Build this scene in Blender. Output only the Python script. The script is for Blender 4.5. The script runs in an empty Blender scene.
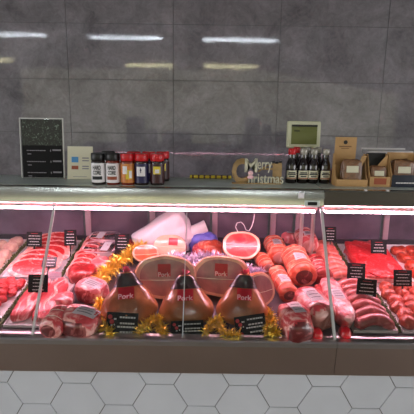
import bpy, bmesh, math, random
from mathutils import Vector, Matrix, noise
from mathutils.bvhtree import BVHTree
random.seed(7)
S = bpy.context.scene
COL = S.collection
R = math.radians

# ------------------------------------------------------------------ camera
F, PITCH, ROLL = 430.0, R(12), R(0.8)
CAM = Vector((0, 0, 1.59))
CR = Matrix.Rotation(R(90) - PITCH, 3, 'X') @ Matrix.Rotation(ROLL, 3, 'Z')
cd = bpy.data.cameras.new('camera'); cam = bpy.data.objects.new('camera', cd); COL.objects.link(cam)
cam.matrix_world = Matrix.Translation(CAM) @ CR.to_4x4()
cd.sensor_width = 36; cd.lens = F / 414 * 36; cd.clip_start = .02
S.camera = cam
def ray(px, py): return CR @ Vector(((px - 207) / F, -(py - 207) / F, -1))
def on_y(px, py, Y):
    d = ray(px, py); return CAM + d * (Y / d.y)
def on_z(px, py, z):
    d = ray(px, py); return CAM + d * ((z - CAM.z) / d.z)
DY0, DZ0, DK = 1.70, 0.6635, 0.163
TILT = math.atan(DK)
DN = Vector((0, -math.sin(TILT), math.cos(TILT)))
DR = Matrix.Rotation(TILT, 3, 'X')
def deck(x, y, h=0): return Vector((x, y, DZ0 + (y - DY0) * DK)) + DN * h
def on_deck(px, py, h=0):
    """point of the deck under the spot, h above the deck, that is seen at this pixel"""
    d = ray(px, py); p0 = deck(0, DY0, h)
    return CAM + d * ((p0 - CAM).dot(DN) / d.dot(DN)) - DN * h
def depth(p): return -(CR.transposed() @ (p - CAM)).z
def pxm(p): return depth(p) / F

# ------------------------------------------------------------------ materials
def lin(c): return tuple((v / 12.92 if v <= .04045 else ((v + .055) / 1.055) ** 2.4) for v in c)
def sock(n, name, v):
    if name in n.inputs: n.inputs[name].default_value = v
def pm(name, col, rough=.5, metal=0, coat=0, vary=.0, vscale=20, bump=0, bscale=40, spec=.5, trans=0, alpha=1, crough=.06):
    m = bpy.data.materials.new(name); m.use_nodes = True; nt = m.node_tree; b = nt.nodes['Principled BSDF']
    c = (*lin(col), 1)
    sock(b, 'Base Color', c); sock(b, 'Roughness', rough); sock(b, 'Metallic', metal)
    sock(b, 'Coat Weight', coat); sock(b, 'Coat Roughness', crough); sock(b, 'Specular IOR Level', spec)
    sock(b, 'Transmission Weight', trans); sock(b, 'Alpha', alpha)
    tc = nt.nodes.new('ShaderNodeTexCoord')
    n = nt.nodes.new('ShaderNodeTexNoise'); sock(n, 'Scale', vscale); sock(n, 'Detail', 5)
    nt.links.new(tc.outputs['Object'], n.inputs['Vector'])
    if vary:
        r = nt.nodes.new('ShaderNodeValToRGB')
        r.color_ramp.elements[0].position = .3; r.color_ramp.elements[1].position = .7
        r.color_ramp.elements[0].color = (*[v * (1 - vary) for v in c[:3]], 1)
        r.color_ramp.elements[1].color = (*[min(1, v * (1 + vary)) for v in c[:3]], 1)
        nt.links.new(n.outputs['Fac'], r.inputs['Fac']); nt.links.new(r.outputs['Color'], b.inputs['Base Color'])
    if bump:
        n2 = nt.nodes.new('ShaderNodeTexNoise'); sock(n2, 'Scale', bscale); sock(n2, 'Detail', 4)
        nt.links.new(tc.outputs['Object'], n2.inputs['Vector'])
        bp = nt.nodes.new('ShaderNodeBump'); sock(bp, 'Strength', bump); sock(bp, 'Distance', .01)
        nt.links.new(n2.outputs['Fac'], bp.inputs['Height']); nt.links.new(bp.outputs['Normal'], b.inputs['Normal'])
        if coat and 'Coat Normal' in b.inputs: nt.links.new(bp.outputs['Normal'], b.inputs['Coat Normal'])
    return m
def meat(name, muscle, fat, scale=14, lo=.5, hi=.62, rough=.4, coat=.4, bump=.35, bscale=45, stretch=(1, 1, 1), dist=1.2):
    m = bpy.data.materials.new(name); m.use_nodes = True; nt = m.node_tree; b = nt.nodes['Principled BSDF']
    tc = nt.nodes.new('ShaderNodeTexCoord'); mp = nt.nodes.new('ShaderNodeMapping'); mp.inputs['Scale'].default_value = stretch
    nt.links.new(tc.outputs['Object'], mp.inputs['Vector'])
    n = nt.nodes.new('ShaderNodeTexNoise'); sock(n, 'Scale', scale); sock(n, 'Detail', 6); sock(n, 'Distortion', dist)
    nt.links.new(mp.outputs['Vector'], n.inputs['Vector'])
    r = nt.nodes.new('ShaderNodeValToRGB'); e = r.color_ramp.elements
    d = lin(muscle)
    e[0].position = .25; e[0].color = (*[v * .7 for v in d], 1)
    e[1].position = hi; e[1].color = (*lin(fat), 1)
    k = e.new(lo); k.color = (*d, 1)
    nt.links.new(n.outputs['Fac'], r.inputs['Fac']); nt.links.new(r.outputs['Color'], b.inputs['Base Color'])
    sock(b, 'Roughness', rough); sock(b, 'Coat Weight', coat); sock(b, 'Coat Roughness', .08)
    n2 = nt.nodes.new('ShaderNodeTexNoise'); sock(n2, 'Scale', bscale); sock(n2, 'Detail', 4)
    nt.links.new(tc.outputs['Object'], n2.inputs['Vector'])
    bp = nt.nodes.new('ShaderNodeBump'); sock(bp, 'Strength', bump); sock(bp, 'Distance', .008)
    nt.links.new(n2.outputs['Fac'], bp.inputs['Height']); nt.links.new(bp.outputs['Normal'], b.inputs['Normal'])
    if 'Coat Normal' in b.inputs: nt.links.new(bp.outputs['Normal'], b.inputs['Coat Normal'])
    return m
def glow(name, col, strength):
    m = bpy.data.materials.new(name); m.use_nodes = True; nt = m.node_tree; b = nt.nodes['Principled BSDF']
    sock(b, 'Base Color', (.8, .8, .8, 1)); sock(b, 'Emission Color', (*col, 1)); sock(b, 'Emission Strength', strength)
    return m
def clear(name, tint=(1, 1, 1), ior=1.45, haze=0, rough=.02, hazecol=(1, 1, 1)):
    m = bpy.data.materials.new(name); m.use_nodes = True; nt = m.node_tree
    for n in list(nt.nodes): nt.nodes.remove(n)
    o = nt.nodes.new('ShaderNodeOutputMaterial'); mx = nt.nodes.new('ShaderNodeMixShader'); fr = nt.nodes.new('ShaderNodeFresnel')
    fr.inputs['IOR'].default_value = ior
    t = nt.nodes.new('ShaderNodeBsdfTransparent'); t.inputs['Color'].default_value = (*tint, 1)
    g = nt.nodes.new('ShaderNodeBsdfGlossy'); g.inputs['Roughness'].default_value = rough; g.inputs['Color'].default_value = (1, 1, 1, 1)
    nt.links.new(fr.outputs[0], mx.inputs[0]); nt.links.new(g.outputs[0], mx.inputs[2])
    if haze:
        m2 = nt.nodes.new('ShaderNodeMixShader'); m2.inputs[0].default_value = haze
        df = nt.nodes.new('ShaderNodeBsdfDiffuse'); df.inputs['Color'].default_value = (*hazecol, 1)
        nt.links.new(t.outputs[0], m2.inputs[1]); nt.links.new(df.outputs[0], m2.inputs[2]); nt.links.new(m2.outputs[0], mx.inputs[1])
    else: nt.links.new(t.outputs[0], mx.inputs[1])
    nt.links.new(mx.outputs[0], o.inputs[0])
    return m
M = {}
M['steel'] = pm('steel', (.74, .74, .70), .22, 1, vary=.06, vscale=3)
M['steel_top'] = pm('steel_top', (.84, .88, .86), .45, .25, vary=.08, vscale=4)
M['steel_rail'] = pm('steel_rail', (.86, .84, .84), .3, 1)
M['steel_bumper'] = pm('steel_bumper', (.80, .72, .68), .42, 1, vary=.05, vscale=3)
M['deck'] = pm('deck', (.34, .27, .29), .45, 0, vary=.15, vscale=12)
M['white_plastic'] = pm('white_plastic', (.88, .86, .86), .4)
M['black_plastic'] = pm('black_plastic', (.05, .05, .055), .35)
M['dark_frame'] = pm('dark_frame', (.22, .19, .22), .4)
M['rear_panel'] = pm('rear_panel', (.42, .36, .42), .22, .0, vary=.35, vscale=5, spec=.6)
M['rear_stile'] = pm('rear_stile', (.72, .60, .64), .4, .2)
M['wall'] = None
M['tile_white'] = pm('tile_white', (.84, .85, .88), .25, vary=.04, vscale=5)
M['grout'] = pm('grout', (.42, .42, .42), .8)
M['floor'] = pm('floor', (.42, .37, .34), .5, vary=.2, vscale=3)
M['ceiling'] = pm('ceiling', (.50, .50, .50), .8)
M['shade_block'] = pm('shade_block', (.26, .26, .27), .8)  # dark block added above the view to shade the wall top
M['plaster'] = pm('plaster', (.55, .54, .52), .8)
M['glass'] = clear('glass', (.97, .985, .975), 1.45)
M['glass_edge'] = pm('glass_edge', (.80, .80, .79), .3, .15)
M['acrylic'] = clear('acrylic', (.93, .95, .94), 1.4, .08)
M['film'] = clear('film', (1, .98, .98), 1.15, .04, .08, (1, .93, .95))
M['card_black'] = pm('card_black', (.05, .042, .05), .7, spec=.25)
M['ink_white'] = pm('ink_white', (.86, .84, .84), .6)
M['ink_grey'] = pm('ink_grey', (.55, .53, .55), .6)
M['ink_dark'] = pm('ink_dark', (.10, .10, .11), .6)
M['ink_red'] = pm('ink_red', (.75, .10, .16), .5)
M['paper'] = pm('paper', (.93, .91, .92), .5)
M['paper_cream'] = pm('paper_cream', (.88, .86, .76), .5)
M['label_red'] = pm('label_red', (.86, .09, .20), .35, coat=.5)
M['label_pink'] = pm('label_pink', (1, .80, .83), .4)
M['steak'] = meat('steak', (.76, .07, .10), (.95, .62, .58), 26, .54, .72, stretch=(1, 2.4, 1), coat=.8, bump=.6)
M['steak_fat'] = meat('steak_fat', (.93, .62, .58), (.97, .86, .82), 25, .5, .65)
M['mince'] = meat('mince', (.82, .07, .11), (.95, .50, .50), 34, .54, .72, bump=1, bscale=110, coat=.6)
M['pork'] = meat('pork', (.90, .46, .46), (.96, .78, .76), 10, .46, .60, stretch=(1.6, .5, 1))
M['pork_red'] = meat('pork_red', (.80, .24, .26), (.96, .72, .70), 13, .5, .62, stretch=(1.8, .45, 1))
M['roast'] = meat('roast', (.80, .26, .28), (.97, .74, .70), 20, .48, .64, coat=1, bump=1, bscale=34)
M['roast_orange'] = meat('roast_orange', (.86, .33, .22), (.98, .66, .54), 20, .48, .66, coat=1, bump=1, bscale=36)
M['roast_red'] = meat('roast_red', (.66, .06, .09), (.94, .50, .48), 22, .52, .68, coat=1, bump=1, bscale=38)
M['roast_pale'] = meat('roast_pale', (.84, .38, .40), (.97, .80, .77), 16, .46, .62, coat=1, bump=1, bscale=34)
M['cut_dark'] = meat('cut_dark', (.42, .13, .13), (.78, .46, .45), 22, .52, .72, coat=1, bump=.4)
M['cut_pale'] = meat('cut_pale', (.78, .50, .47), (.92, .74, .70), 16, .5, .7, coat=1, bump=.4)
M['ham_rind'] = meat('ham_rind', (.66, .36, .17), (.84, .56, .36), 7, .45, .75, coat=1, bump=.35, bscale=24)
M['ham_orange'] = meat('ham_orange', (.84, .36, .18), (.96, .60, .42), 9, .5, .72, coat=1, bump=.4, bscale=24)
M['ham_tan'] = meat('ham_tan', (.72, .52, .42), (.88, .70, .58), 7, .45, .75, coat=1, bump=.35, bscale=24)
M['ham_cut'] = meat('ham_cut', (.64, .43, .44), (.76, .56, .55), 9, .45, .75, coat=1, bump=.25, bscale=20)
M['ham_fat'] = meat('ham_fat', (.90, .72, .60), (.95, .84, .74), 9, .45, .75, coat=1, bump=.25, bscale=20)
M['ham_red'] = meat('ham_red', (.80, .18, .18), (.94, .46, .40), 9, .5, .72, coat=1, bump=.3)
M['ham_neck'] = pm('ham_neck', (.20, .09, .10), .35, coat=1, vary=.4, vscale=30, bump=.5, bscale=40)
M['tuft'] = pm('tuft', (.88, .42, .52), .25, coat=1, bump=.5, bscale=60)
M['sausage'] = meat('sausage', (.66, .28, .27), (.88, .55, .52), 22, .5, .75, coat=.6, bump=.2)
M['sausage_pale'] = meat('sausage_pale', (.84, .38, .32), (.97, .72, .66), 18, .48, .7, coat=.6, bump=.3)
M['rissole'] = meat('rissole', (.72, .24, .16), (.92, .52, .40), 24, .5, .7, coat=.6, bump=.7, bscale=60)
M['marinade'] = meat('marinade', (.78, .22, .12), (.94, .52, .38), 22, .5, .7, coat=.7, bump=.6, bscale=60)
M['pale_piece'] = meat('pale_piece', (.88, .68, .62), (.95, .85, .72), 12, .45, .65, coat=.5)
M['garnish'] = pm('garnish', (.38, .43, .22), .55, vary=.5, vscale=60)
M['gold'] = pm('gold', (1, .86, .38), .3, .85)
M['silver'] = pm('silver', (.90, .84, .92), .28, .75)
M['bag_white'] = pm('bag_white', (.93, .89, .91), .3, coat=.4, vary=.06, vscale=14, bump=.5, bscale=22)
M['blue'] = pm('blue', (.42, .42, .78), .4, vary=.2, vscale=20)
M['wire'] = pm('wire', (.88, .86, .88), .4)
M['red_wrap'] = pm('red_wrap', (.86, .08, .14), .3, coat=1, vary=.25, vscale=30, bump=.6, bscale=50)
M['sauce_glass'] = pm('sauce_glass', (.085, .03, .035), .12, coat=.6)
M['cap_clear'] = pm('cap_clear', (.66, .64, .60), .25, .2)
M['cap_red'] = pm('cap_red', (.80, .08, .12), .35)
M['lid_black'] = pm('lid_black', (.06, .06, .06), .4)
M['spice_dark'] = pm('spice_dark', (.16, .11, .10), .2, coat=.5, vary=.3, vscale=120)
M['spice_red'] = pm('spice_red', (.45, .16, .10), .2, coat=.5, vary=.3, vscale=120)
M['label_orange'] = pm('label_orange', (.80, .48, .20), .4, vary=.2, vscale=40)
M['label_navy'] = pm('label_navy', (.13, .12, .30), .4)
M['label_maroon'] = pm('label_maroon', (.24, .08, .10), .4)
M['yellow'] = pm('yellow', (.88, .78, .22), .45)
M['brown'] = pm('brown', (.36, .24, .12), .5)
M['wood'] = pm('wood', (.66, .54, .36), .6, vary=.18, vscale=30)
M['wood_pale'] = pm('wood_pale', (.86, .84, .74), .6)
M['kraft'] = pm('kraft', (.74, .58, .38), .65, vary=.08, vscale=30)
M['kraft_dark'] = pm('kraft_dark', (.52, .38, .24), .65)
M['navy'] = pm('navy', (.12, .14, .20), .5)
M['cream_case'] = pm('cream_case', (.80, .80, .68), .45)
M['lcd'] = pm('lcd', (.40, .42, .20), .3)
M['pack_brown'] = pm('pack_brown', (.48, .32, .20), .3, coat=.6, vary=.35, vscale=60, bump=.5, bscale=60)
M['blue_ink'] = pm('blue_ink', (.30, .58, .80), .5)
M['rust_ink'] = pm('rust_ink', (.62, .30, .18), .5)
M['pink_card'] = pm('pink_card', (.85, .62, .74), .5)
M['lamp'] = glow('lamp', (1, .56, .72), 36)
M['lamp_body'] = pm('lamp_body', (.92, .82, .84), .35)
M['tube_cool'] = glow('tube_cool', (.82, .91, 1), 32)
M['tube_warm'] = glow('tube_warm', (1, .93, .52), 26)
M['daylight'] = glow('daylight', (1, .98, .58), .42)
M['fill_glow_side'] = glow('fill_glow_side', (.97, .97, 1), 3.6)  # fill light of the added side panels

def foliage_mat():
    m = bpy.data.materials.new('printed_foliage'); m.use_nodes = True; nt = m.node_tree; b = nt.nodes['Principled BSDF']
    tc = nt.nodes.new('ShaderNodeTexCoord'); v = nt.nodes.new('ShaderNodeTexVoronoi'); v.inputs['Scale'].default_value = 95
    n = nt.nodes.new('ShaderNodeTexNoise'); sock(n, 'Scale', 70); sock(n, 'Detail', 5); sock(n, 'Distortion', 2)
    r = nt.nodes.new('ShaderNodeValToRGB'); e = r.color_ramp.elements
    e[0].position = .47; e[0].color = (*lin((.05, .06, .05)), 1); e[1].position = .74; e[1].color = (*lin((.55, .62, .57)), 1)
    k = e.new(.58); k.color = (*lin((.10, .14, .10)), 1)
    nt.links.new(tc.outputs['Object'], n.inputs['Vector'])
    nt.links.new(n.outputs['Fac'], r.inputs['Fac']); nt.links.new(r.outputs['Color'], b.inputs['Base Color']); sock(b, 'Roughness', .35)
    return m
M['foliage'] = foliage_mat()
def wall_mat():
    m = bpy.data.materials.new('wall_stone'); m.use_nodes = True; nt = m.node_tree; b = nt.nodes['Principled BSDF']
    tc = nt.nodes.new('ShaderNodeTexCoord')
    n = nt.nodes.new('ShaderNodeTexNoise'); sock(n, 'Scale', 2.6); sock(n, 'Detail', 9); sock(n, 'Roughness', .68); sock(n, 'Distortion', .6)
    n3 = nt.nodes.new('ShaderNodeTexNoise'); sock(n3, 'Scale', 16); sock(n3, 'Detail', 8); sock(n3, 'Distortion', 1.5); sock(n3, 'Roughness', .7)
    mx = nt.nodes.new('ShaderNodeMath'); mx.operation = 'ADD'
    nt.links.new(tc.outputs['Object'], n.inputs['Vector']); nt.links.new(tc.outputs['Object'], n3.inputs['Vector'])
    mu = nt.nodes.new('ShaderNodeMath'); mu.operation = 'MULTIPLY'; mu.inputs[1].default_value = .5
    nt.links.new(n3.outputs['Fac'], mu.inputs[0]); nt.links.new(n.outputs['Fac'], mx.inputs[0]); nt.links.new(mu.outputs[0], mx.inputs[1])
    r = nt.nodes.new('ShaderNodeValToRGB'); e = r.color_ramp.elements
    e[0].position = .55; e[0].color = (*lin((.40, .39, .405)), 1); e[1].position = 1.02; e[1].color = (*lin((.60, .585, .605)), 1)
    nt.links.new(mx.outputs[0], r.inputs['Fac']); nt.links.new(r.outputs['Color'], b.inputs['Base Color'])
    sock(b, 'Roughness', .022); sock(b, 'Specular IOR Level', .5)
    bp = nt.nodes.new('ShaderNodeBump'); sock(bp, 'Strength', .03); sock(bp, 'Distance', .004)
    nt.links.new(n3.outputs['Fac'], bp.inputs['Height']); nt.links.new(bp.outputs['Normal'], b.inputs['Normal'])
    return m
M['wall'] = wall_mat()

# ------------------------------------------------------------------ object helpers
def link(name, bm, mats, parent=None, smooth=True):
    bmesh.ops.recalc_face_normals(bm, faces=bm.faces)
    me = bpy.data.meshes.new(name); bm.to_mesh(me); bm.free()
    if not isinstance(mats, (list, tuple)): mats = [mats]
    for k in mats: me.materials.append(M[k] if isinstance(k, str) else k)
    if smooth:
        for p in me.polygons: p.use_smooth = True
        me.set_sharp_from_angle(angle=R(38))
    o = bpy.data.objects.new(name, me); COL.objects.link(o)
    if parent: o.parent = parent
    return o
def tag(o, label, cat, group=None, kind=None):
    o['label'] = label; o['category'] = cat
    if group: o['group'] = group
    if kind: o['kind'] = kind
    return o
def put(o, loc, rot=None):
    o.location = loc
    if rot is not None: o.rotation_euler = rot.to_euler()
    return o
def thing(name, label, cat, loc, rot=None, group=None):
    o = bpy.data.objects.new(name, None); COL.objects.link(o); o.empty_display_size = .05
    put(o, loc, rot); return tag(o, label, cat, group)
def struct(name, bm, mats, smooth=False):
    o = link(name, bm, mats, None, smooth); o['kind'] = 'structure'; return o
def drot(rz=0): return DR @ Matrix.Rotation(rz, 3, 'Z')
def copy_tree(root):
    c = root.copy(); COL.objects.link(c)
    for ch in root.children:
        d = ch.copy(); COL.objects.link(d); d.parent = c
        for g in ch.children:
            e = g.copy(); COL.objects.link(e); e.parent = d
    return c

def box(bm, sx, sy, sz, c=(0, 0, 0), rot=None, bev=0, mat=0):
    r = bmesh.ops.create_cube(bm, size=1)
    vs = r['verts']
    for v in vs: v.co = Vector((v.co.x * sx, v.co.y * sy, v.co.z * sz))
    fs = set(f for v in vs for f in v.link_faces)
    if bev:
        g = bmesh.ops.bevel(bm, geom=list(set(e for v in vs for e in v.link_edges)), offset=bev, segments=2, affect='EDGES', profile=.6)
        vs = list(set(g['verts']) | set(v for v in vs if v.is_valid)); 
        fs = set(f for v in vs for f in v.link_faces)
    for v in vs:
        if rot is not None: v.co = rot @ v.co
        v.co += Vector(c)
    for f in fs: f.material_index = mat
    return vs
def prism(bm, poly, d0, d1, axis='X', mat=0):
    """extrude a 2-D outline along an axis: poly in (y,z) for X, (x,z) for Y, (x,y) for Z"""
    def P(a, b, t):
        return (t, a, b) if axis == 'X' else ((a, t, b) if axis == 'Y' else (a, b, t))
    A = [bm.verts.new(P(a, b, d0)) for a, b in poly]; B = [bm.verts.new(P(a, b, d1)) for a, b in poly]
    n = len(poly); fs = [bm.faces.new(A), bm.faces.new(B[::-1])]
    for i in range(n): fs.append(bm.faces.new((A[i], B[i], B[(i + 1) % n], A[(i + 1) % n])))
    for f in fs: f.material_index = mat
def lathe(bm, prof, seg=24, mat=0, c=(0, 0, 0)):
    rings = []
    for r, z in prof:
        rings.append([bm.verts.new((c[0] + r * math.cos(2 * math.pi * i / seg), c[1] + r * math.sin(2 * math.pi * i / seg), c[2] + z)) for i in range(seg)])
    for a, b in zip(rings, rings[1:]):
        for i in range(seg):
            f = bm.faces.new((a[i], a[(i + 1) % seg], b[(i + 1) % seg], b[i])); f.material_index = mat
    for ring, fl in ((rings[0], 1), (rings[-1], 0)):
        f = bm.faces.new(ring[::-1] if fl else ring); f.material_index = mat
def tube(bm, pts, radii, seg=12, flat=1.0, mat=0, matend=None, up=Vector((0, 0, 1)), wob=0, seed=0):
    pts = [Vector(p) for p in pts]; rings = []
    for i, p in enumerate(pts):
        t = (pts[min(i + 1, len(pts) - 1)] - pts[max(i - 1, 0)]).normalized()
        s = t.cross(up)
        if s.length < 1e-4: s = Vector((1, 0, 0))
        s.normalize(); u = s.cross(t).normalized(); r = radii[i] if isinstance(radii, (list, tuple)) else radii
        ring = []
        for k in range(seg):
            a = 2 * math.pi * k / seg
            q = p + s * (r * math.cos(a)) + u * (r * flat * math.sin(a))
            if wob: q += (q - p) * (wob * noise.noise(q * 22 + Vector((seed, seed * 1.7, 0))))
            ring.append(bm.verts.new(q))
        rings.append(ring)
    for a, b in zip(rings, rings[1:]):
        for k in range(seg):
            f = bm.faces.new((a[k], a[(k + 1) % seg], b[(k + 1) % seg], b[k])); f.material_index = mat
    for ring in (rings[0], rings[-1]):
        f = bm.faces.new(ring); f.material_index = mat if matend is None else matend
def sgp(v, e): return math.copysign(abs(v) ** e, v)
def blob(bm, rx, ry, rz, e1=1, e2=1, nu=28, nv=14, amp=.0, freq=12, seed=0, flat=.7, mat=0, rim=None, xf=None, base0=True):
    """lumpy superellipsoid resting on z = 0; rim=(limit, material) colours its edge"""
    o = Vector((seed * 3.1, seed * 1.7, seed * .9)); rings = []
    for j in range(1, nv):
        la = -math.pi / 2 + math.pi * j / nv; ring = []
        for i in range(nu):
            lo = 2 * math.pi * i / nu
            d = Vector((sgp(math.cos(la), e1) * sgp(math.cos(lo), e2), sgp(math.cos(la), e1) * sgp(math.sin(lo), e2), sgp(math.sin(la), e1)))
            p = Vector((d.x * rx, d.y * ry, d.z * rz))
            p += p * (amp * (noise.noise(p * freq + o) + .5 * noise.noise(p * freq * 2.3 + o)))
            p.z = max(p.z, -rz * flat)
            ring.append(p)
        rings.append(ring)
    bot = Vector((0, 0, -rz * flat)); top = Vector((0, 0, rz)); top += top * (amp * noise.noise(top * freq + o))
    sh = Vector((0, 0, rz * flat)) if base0 else Vector()
    X = (lambda v: v) if xf is None else (lambda v: xf @ v)
    V = [[bm.verts.new(X(p + sh)) for p in ring] for ring in rings]; vb = bm.verts.new(X(bot + sh)); vt = bm.verts.new(X(top + sh))
    def face(vs, la):
        f = bm.faces.new(vs); f.material_index = mat
        if rim and abs(la) < rim[0]: f.material_index = rim[1]
    for j in range(len(V) - 1):
        la = (j + 1.5) / nv - .5
        for i in range(nu): face((V[j][i], V[j][(i + 1) % nu], V[j + 1][(i + 1) % nu], V[j + 1][i]), la)
    for i in range(nu):
        face((vb, V[0][(i + 1) % nu], V[0][i]), .5); face((V[-1][i], V[-1][(i + 1) % nu], vt), .5)
def decal(name, target_bm_or_bvh, o, u, v, w, h, mat, parent, nx=8, ny=6, lift=.0015, inward=None):
    """a sticker laid on a surface: a w x h grid centred at o, pressed on along -(u x v), with a little thickness"""
    bvh = target_bm_or_bvh; u = Vector(u).normalized(); v = Vector(v).normalized(); n = u.cross(v).normalized()
    bm = bmesh.new(); G = []
    for j in range(ny + 1):
        row = []
        for i in range(nx + 1):
            p = Vector(o) + u * ((i / nx - .5) * w) + v * ((j / ny - .5) * h)
            hit = bvh.ray_cast(p + n * .3, -n, .6)
            q = hit[0] + n * lift if hit[0] is not None else None
            row.append(q)
        G.append(row)
    known = [q for row in G for q in row if q is not None]
    if not known: bm.free(); return None
    lowest = min((q - Vector(o)).dot(n) for q in known)
    V = []
    for j, row in enumerate(G):
        V.append([])
        for i, q in enumerate(row):
            if q is None: q = Vector(o) + u * ((i / nx - .5) * w) + v * ((j / ny - .5) * h) + n * lowest
            V[-1].append(bm.verts.new(q))
    for j in range(ny):
        for i in range(nx): bm.faces.new((V[j][i], V[j][i + 1], V[j + 1][i + 1], V[j + 1][i]))
    bmesh.ops.solidify(bm, geom=bm.faces[:], thickness=.0006)
    return link(name, bm, mat, parent)
_fontcache = {}
def text_bm(s, w, h, depth_=.001, keep=False, bold=0):
    """lettering in the local x/z plane, centred, facing -y, fitted into w x h"""
    cu = bpy.data.curves.new('t', 'FONT'); cu.body = s; cu.size = 1; cu.extrude = 0; cu.offset = bold; cu.resolution_u = 3
    ob = bpy.data.objects.new('t', cu); COL.objects.link(ob)
    dg = bpy.context.evaluated_depsgraph_get(); dg.update()
    me = bpy.data.meshes.new_from_object(ob.evaluated_get(dg))
    bpy.data.objects.remove(ob); bpy.data.curves.remove(cu)
    bm = bmesh.new(); bm.from_mesh(me); bpy.data.meshes.remove(me)
    xs = [v.co.x for v in bm.verts]; ys = [v.co.y for v in bm.verts]
    x0, x1, y0, y1 = min(xs), max(xs), min(ys), max(ys)
    sx = w / (x1 - x0); sy = h / (y1 - y0)
    if keep: sx = sy = min(sx, sy)
    for v in bm.verts: v.co = Vector(((v.co.x - (x0 + x1) / 2) * sx, 0, (v.co.y - (y0 + y1) / 2) * sy))
    if depth_:
        r = bmesh.ops.extrude_face_region(bm, geom=bm.faces[:])
        for g in r['geom']:
            if isinstance(g, bmesh.types.BMVert): g.co.y -= depth_
    return bm
def text_on(name, s, bvh, o, u, v, w, h, mat, parent, lift=.003):
    bm = text_bm(s, w, h, 0, bold=.02); u = Vector(u).normalized(); v = Vector(v).normalized(); n = u.cross(v).normalized()
    for vt in bm.verts:
        p = Vector(o) + u * vt.co.x + v * vt.co.z; hit = bvh.ray_cast(p + n * .3, -n, .6)
        vt.co = (hit[0] if hit[0] is not None else p) + n * lift
    return link(name, bm, mat, parent, False)
def marks(bm, rows, w, h, y=0, mat=0, seed=0, thick=.5):
    """rows of short word-like strokes filling w x h in the x/z plane, facing -y; rows = list of (frac_z, frac_len)"""
    rnd = random.Random(seed)
    for fz, fl in rows:
        x = -w * fl / 2
        while x < w * fl / 2 - .002:
            l = min(rnd.uniform(.06, .16) * w, w * fl / 2 - x)
            box(bm, l * .85, .0006, h / len(rows) * thick, (x + l / 2, y, (fz - .5) * h), mat=mat); x += l
def bvh_of(o): 
    bm = bmesh.new(); bm.from_mesh(o.data); t = BVHTree.FromBMesh(bm); bm.free(); return t

# ------------------------------------------------------------------ the room
WY = 3.70
CEIL = 3.20
bm = bmesh.new()
xs = [on_y(68, 60, WY).x, on_y(175, 60, WY).x, on_y(279, 60, WY).x]
step = (xs[2] - xs[0]) / 2; x0 = xs[0] - 7 * step
zs = [on_y(207, 25, WY).z, on_y(207, 81, WY).z]; dz = zs[0] - zs[1]; z0 = zs[0]
while z0 > 0: z0 -= dz
box(bm, 13, .05, CEIL + .1, (0, WY + .0275, CEIL / 2 + .05), mat=1)
z = z0
while z < CEIL:
    for i in range(16):
        a = max(x0 + i * step, -6.5); b = min(x0 + (i + 1) * step, 6.5)
        zl = max(z, 0); zh = min(z + dz, CEIL)
        if b - a > .05 and zh - zl > .03: box(bm, b - a - .004, .012, zh - zl - .004, ((a + b) / 2, WY + .002, (zl + zh) / 2), bev=.0015)
    z += dz
struct('wall_back', bm, ['wall', 'grout'])
bm = bmesh.new(); box(bm, 13, 11.3, .05, (0, -1.8, -.025)); struct('floor', bm, 'floor')
bm = bmesh.new(); box(bm, 13, 11.3, .05, (0, -1.8, CEIL + .025)); struct('ceiling', bm, 'ceiling')
bm = bmesh.new(); box(bm, 13, 1.4, CEIL - 2.52, (0, 3.0, (CEIL + 2.52) / 2)); struct('added_bulkhead', bm, 'shade_block')  # unseen bulkhead, added to keep light off the top of the wall
SWA, SWB, SZA, SZB = -5.2, 1.9, .45, 2.3      # glowing side panels, added out of view to brighten the back wall
for nm, wn, x in (('wall_left', 'fill_panel_left', -6.525), ('wall_right', 'fill_panel_right', 6.525)):
    bm = bmesh.new()
    box(bm, .05, SWA + 7.45, CEIL, (x, (SWA - 7.45) / 2, CEIL / 2)); box(bm, .05, 3.85 - SWB, CEIL, (x, (SWB + 3.85) / 2, CEIL / 2))
    box(bm, .05, SWB - SWA, SZA, (x, (SWA + SWB) / 2, SZA / 2)); box(bm, .05, SWB - SWA, CEIL - SZB, (x, (SWA + SWB) / 2, (CEIL + SZB) / 2))
    struct(nm, bm, 'plaster')
    bm = bmesh.new(); box(bm, .02, SWB - SWA + .04, SZB - SZA + .04, (x + math.copysign(.04, x), (SWA + SWB) / 2, (SZA + SZB) / 2)); struct(wn, bm, 'fill_glow_side')
FY = -7.3
WX0, WX1, WZ0, WZ1 = -6.2, 6.3, .35, 3.05
bm = bmesh.new()
box(bm, 6.5 + WX0, .1, CEIL, ((-6.5 + WX0) / 2, FY - .05, CEIL / 2)); box(bm, 6.5 - WX1, .1, CEIL, ((6.5 + WX1) / 2, FY - .05, CEIL / 2))
box(bm, WX1 - WX0, .1, WZ0, ((WX0 + WX1) / 2, FY - .05, WZ0 / 2))
prism(bm, [(WX0, CEIL), (WX0, WZ1), (1.8, WZ1), (WX1, 2.35), (WX1, CEIL)], FY - .1, FY, 'Y')  # sloping window head, shaped for the slanted bright edge mirrored in the wall
struct('wall_front', bm, 'plaster')
bm = bmesh.new(); box(bm, WX1 - WX0, .02, WZ1 - WZ0 + .05, ((WX0 + WX1) / 2, FY - .115, (WZ0 + WZ1) / 2)); struct('window_1', bm, 'daylight')

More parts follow.
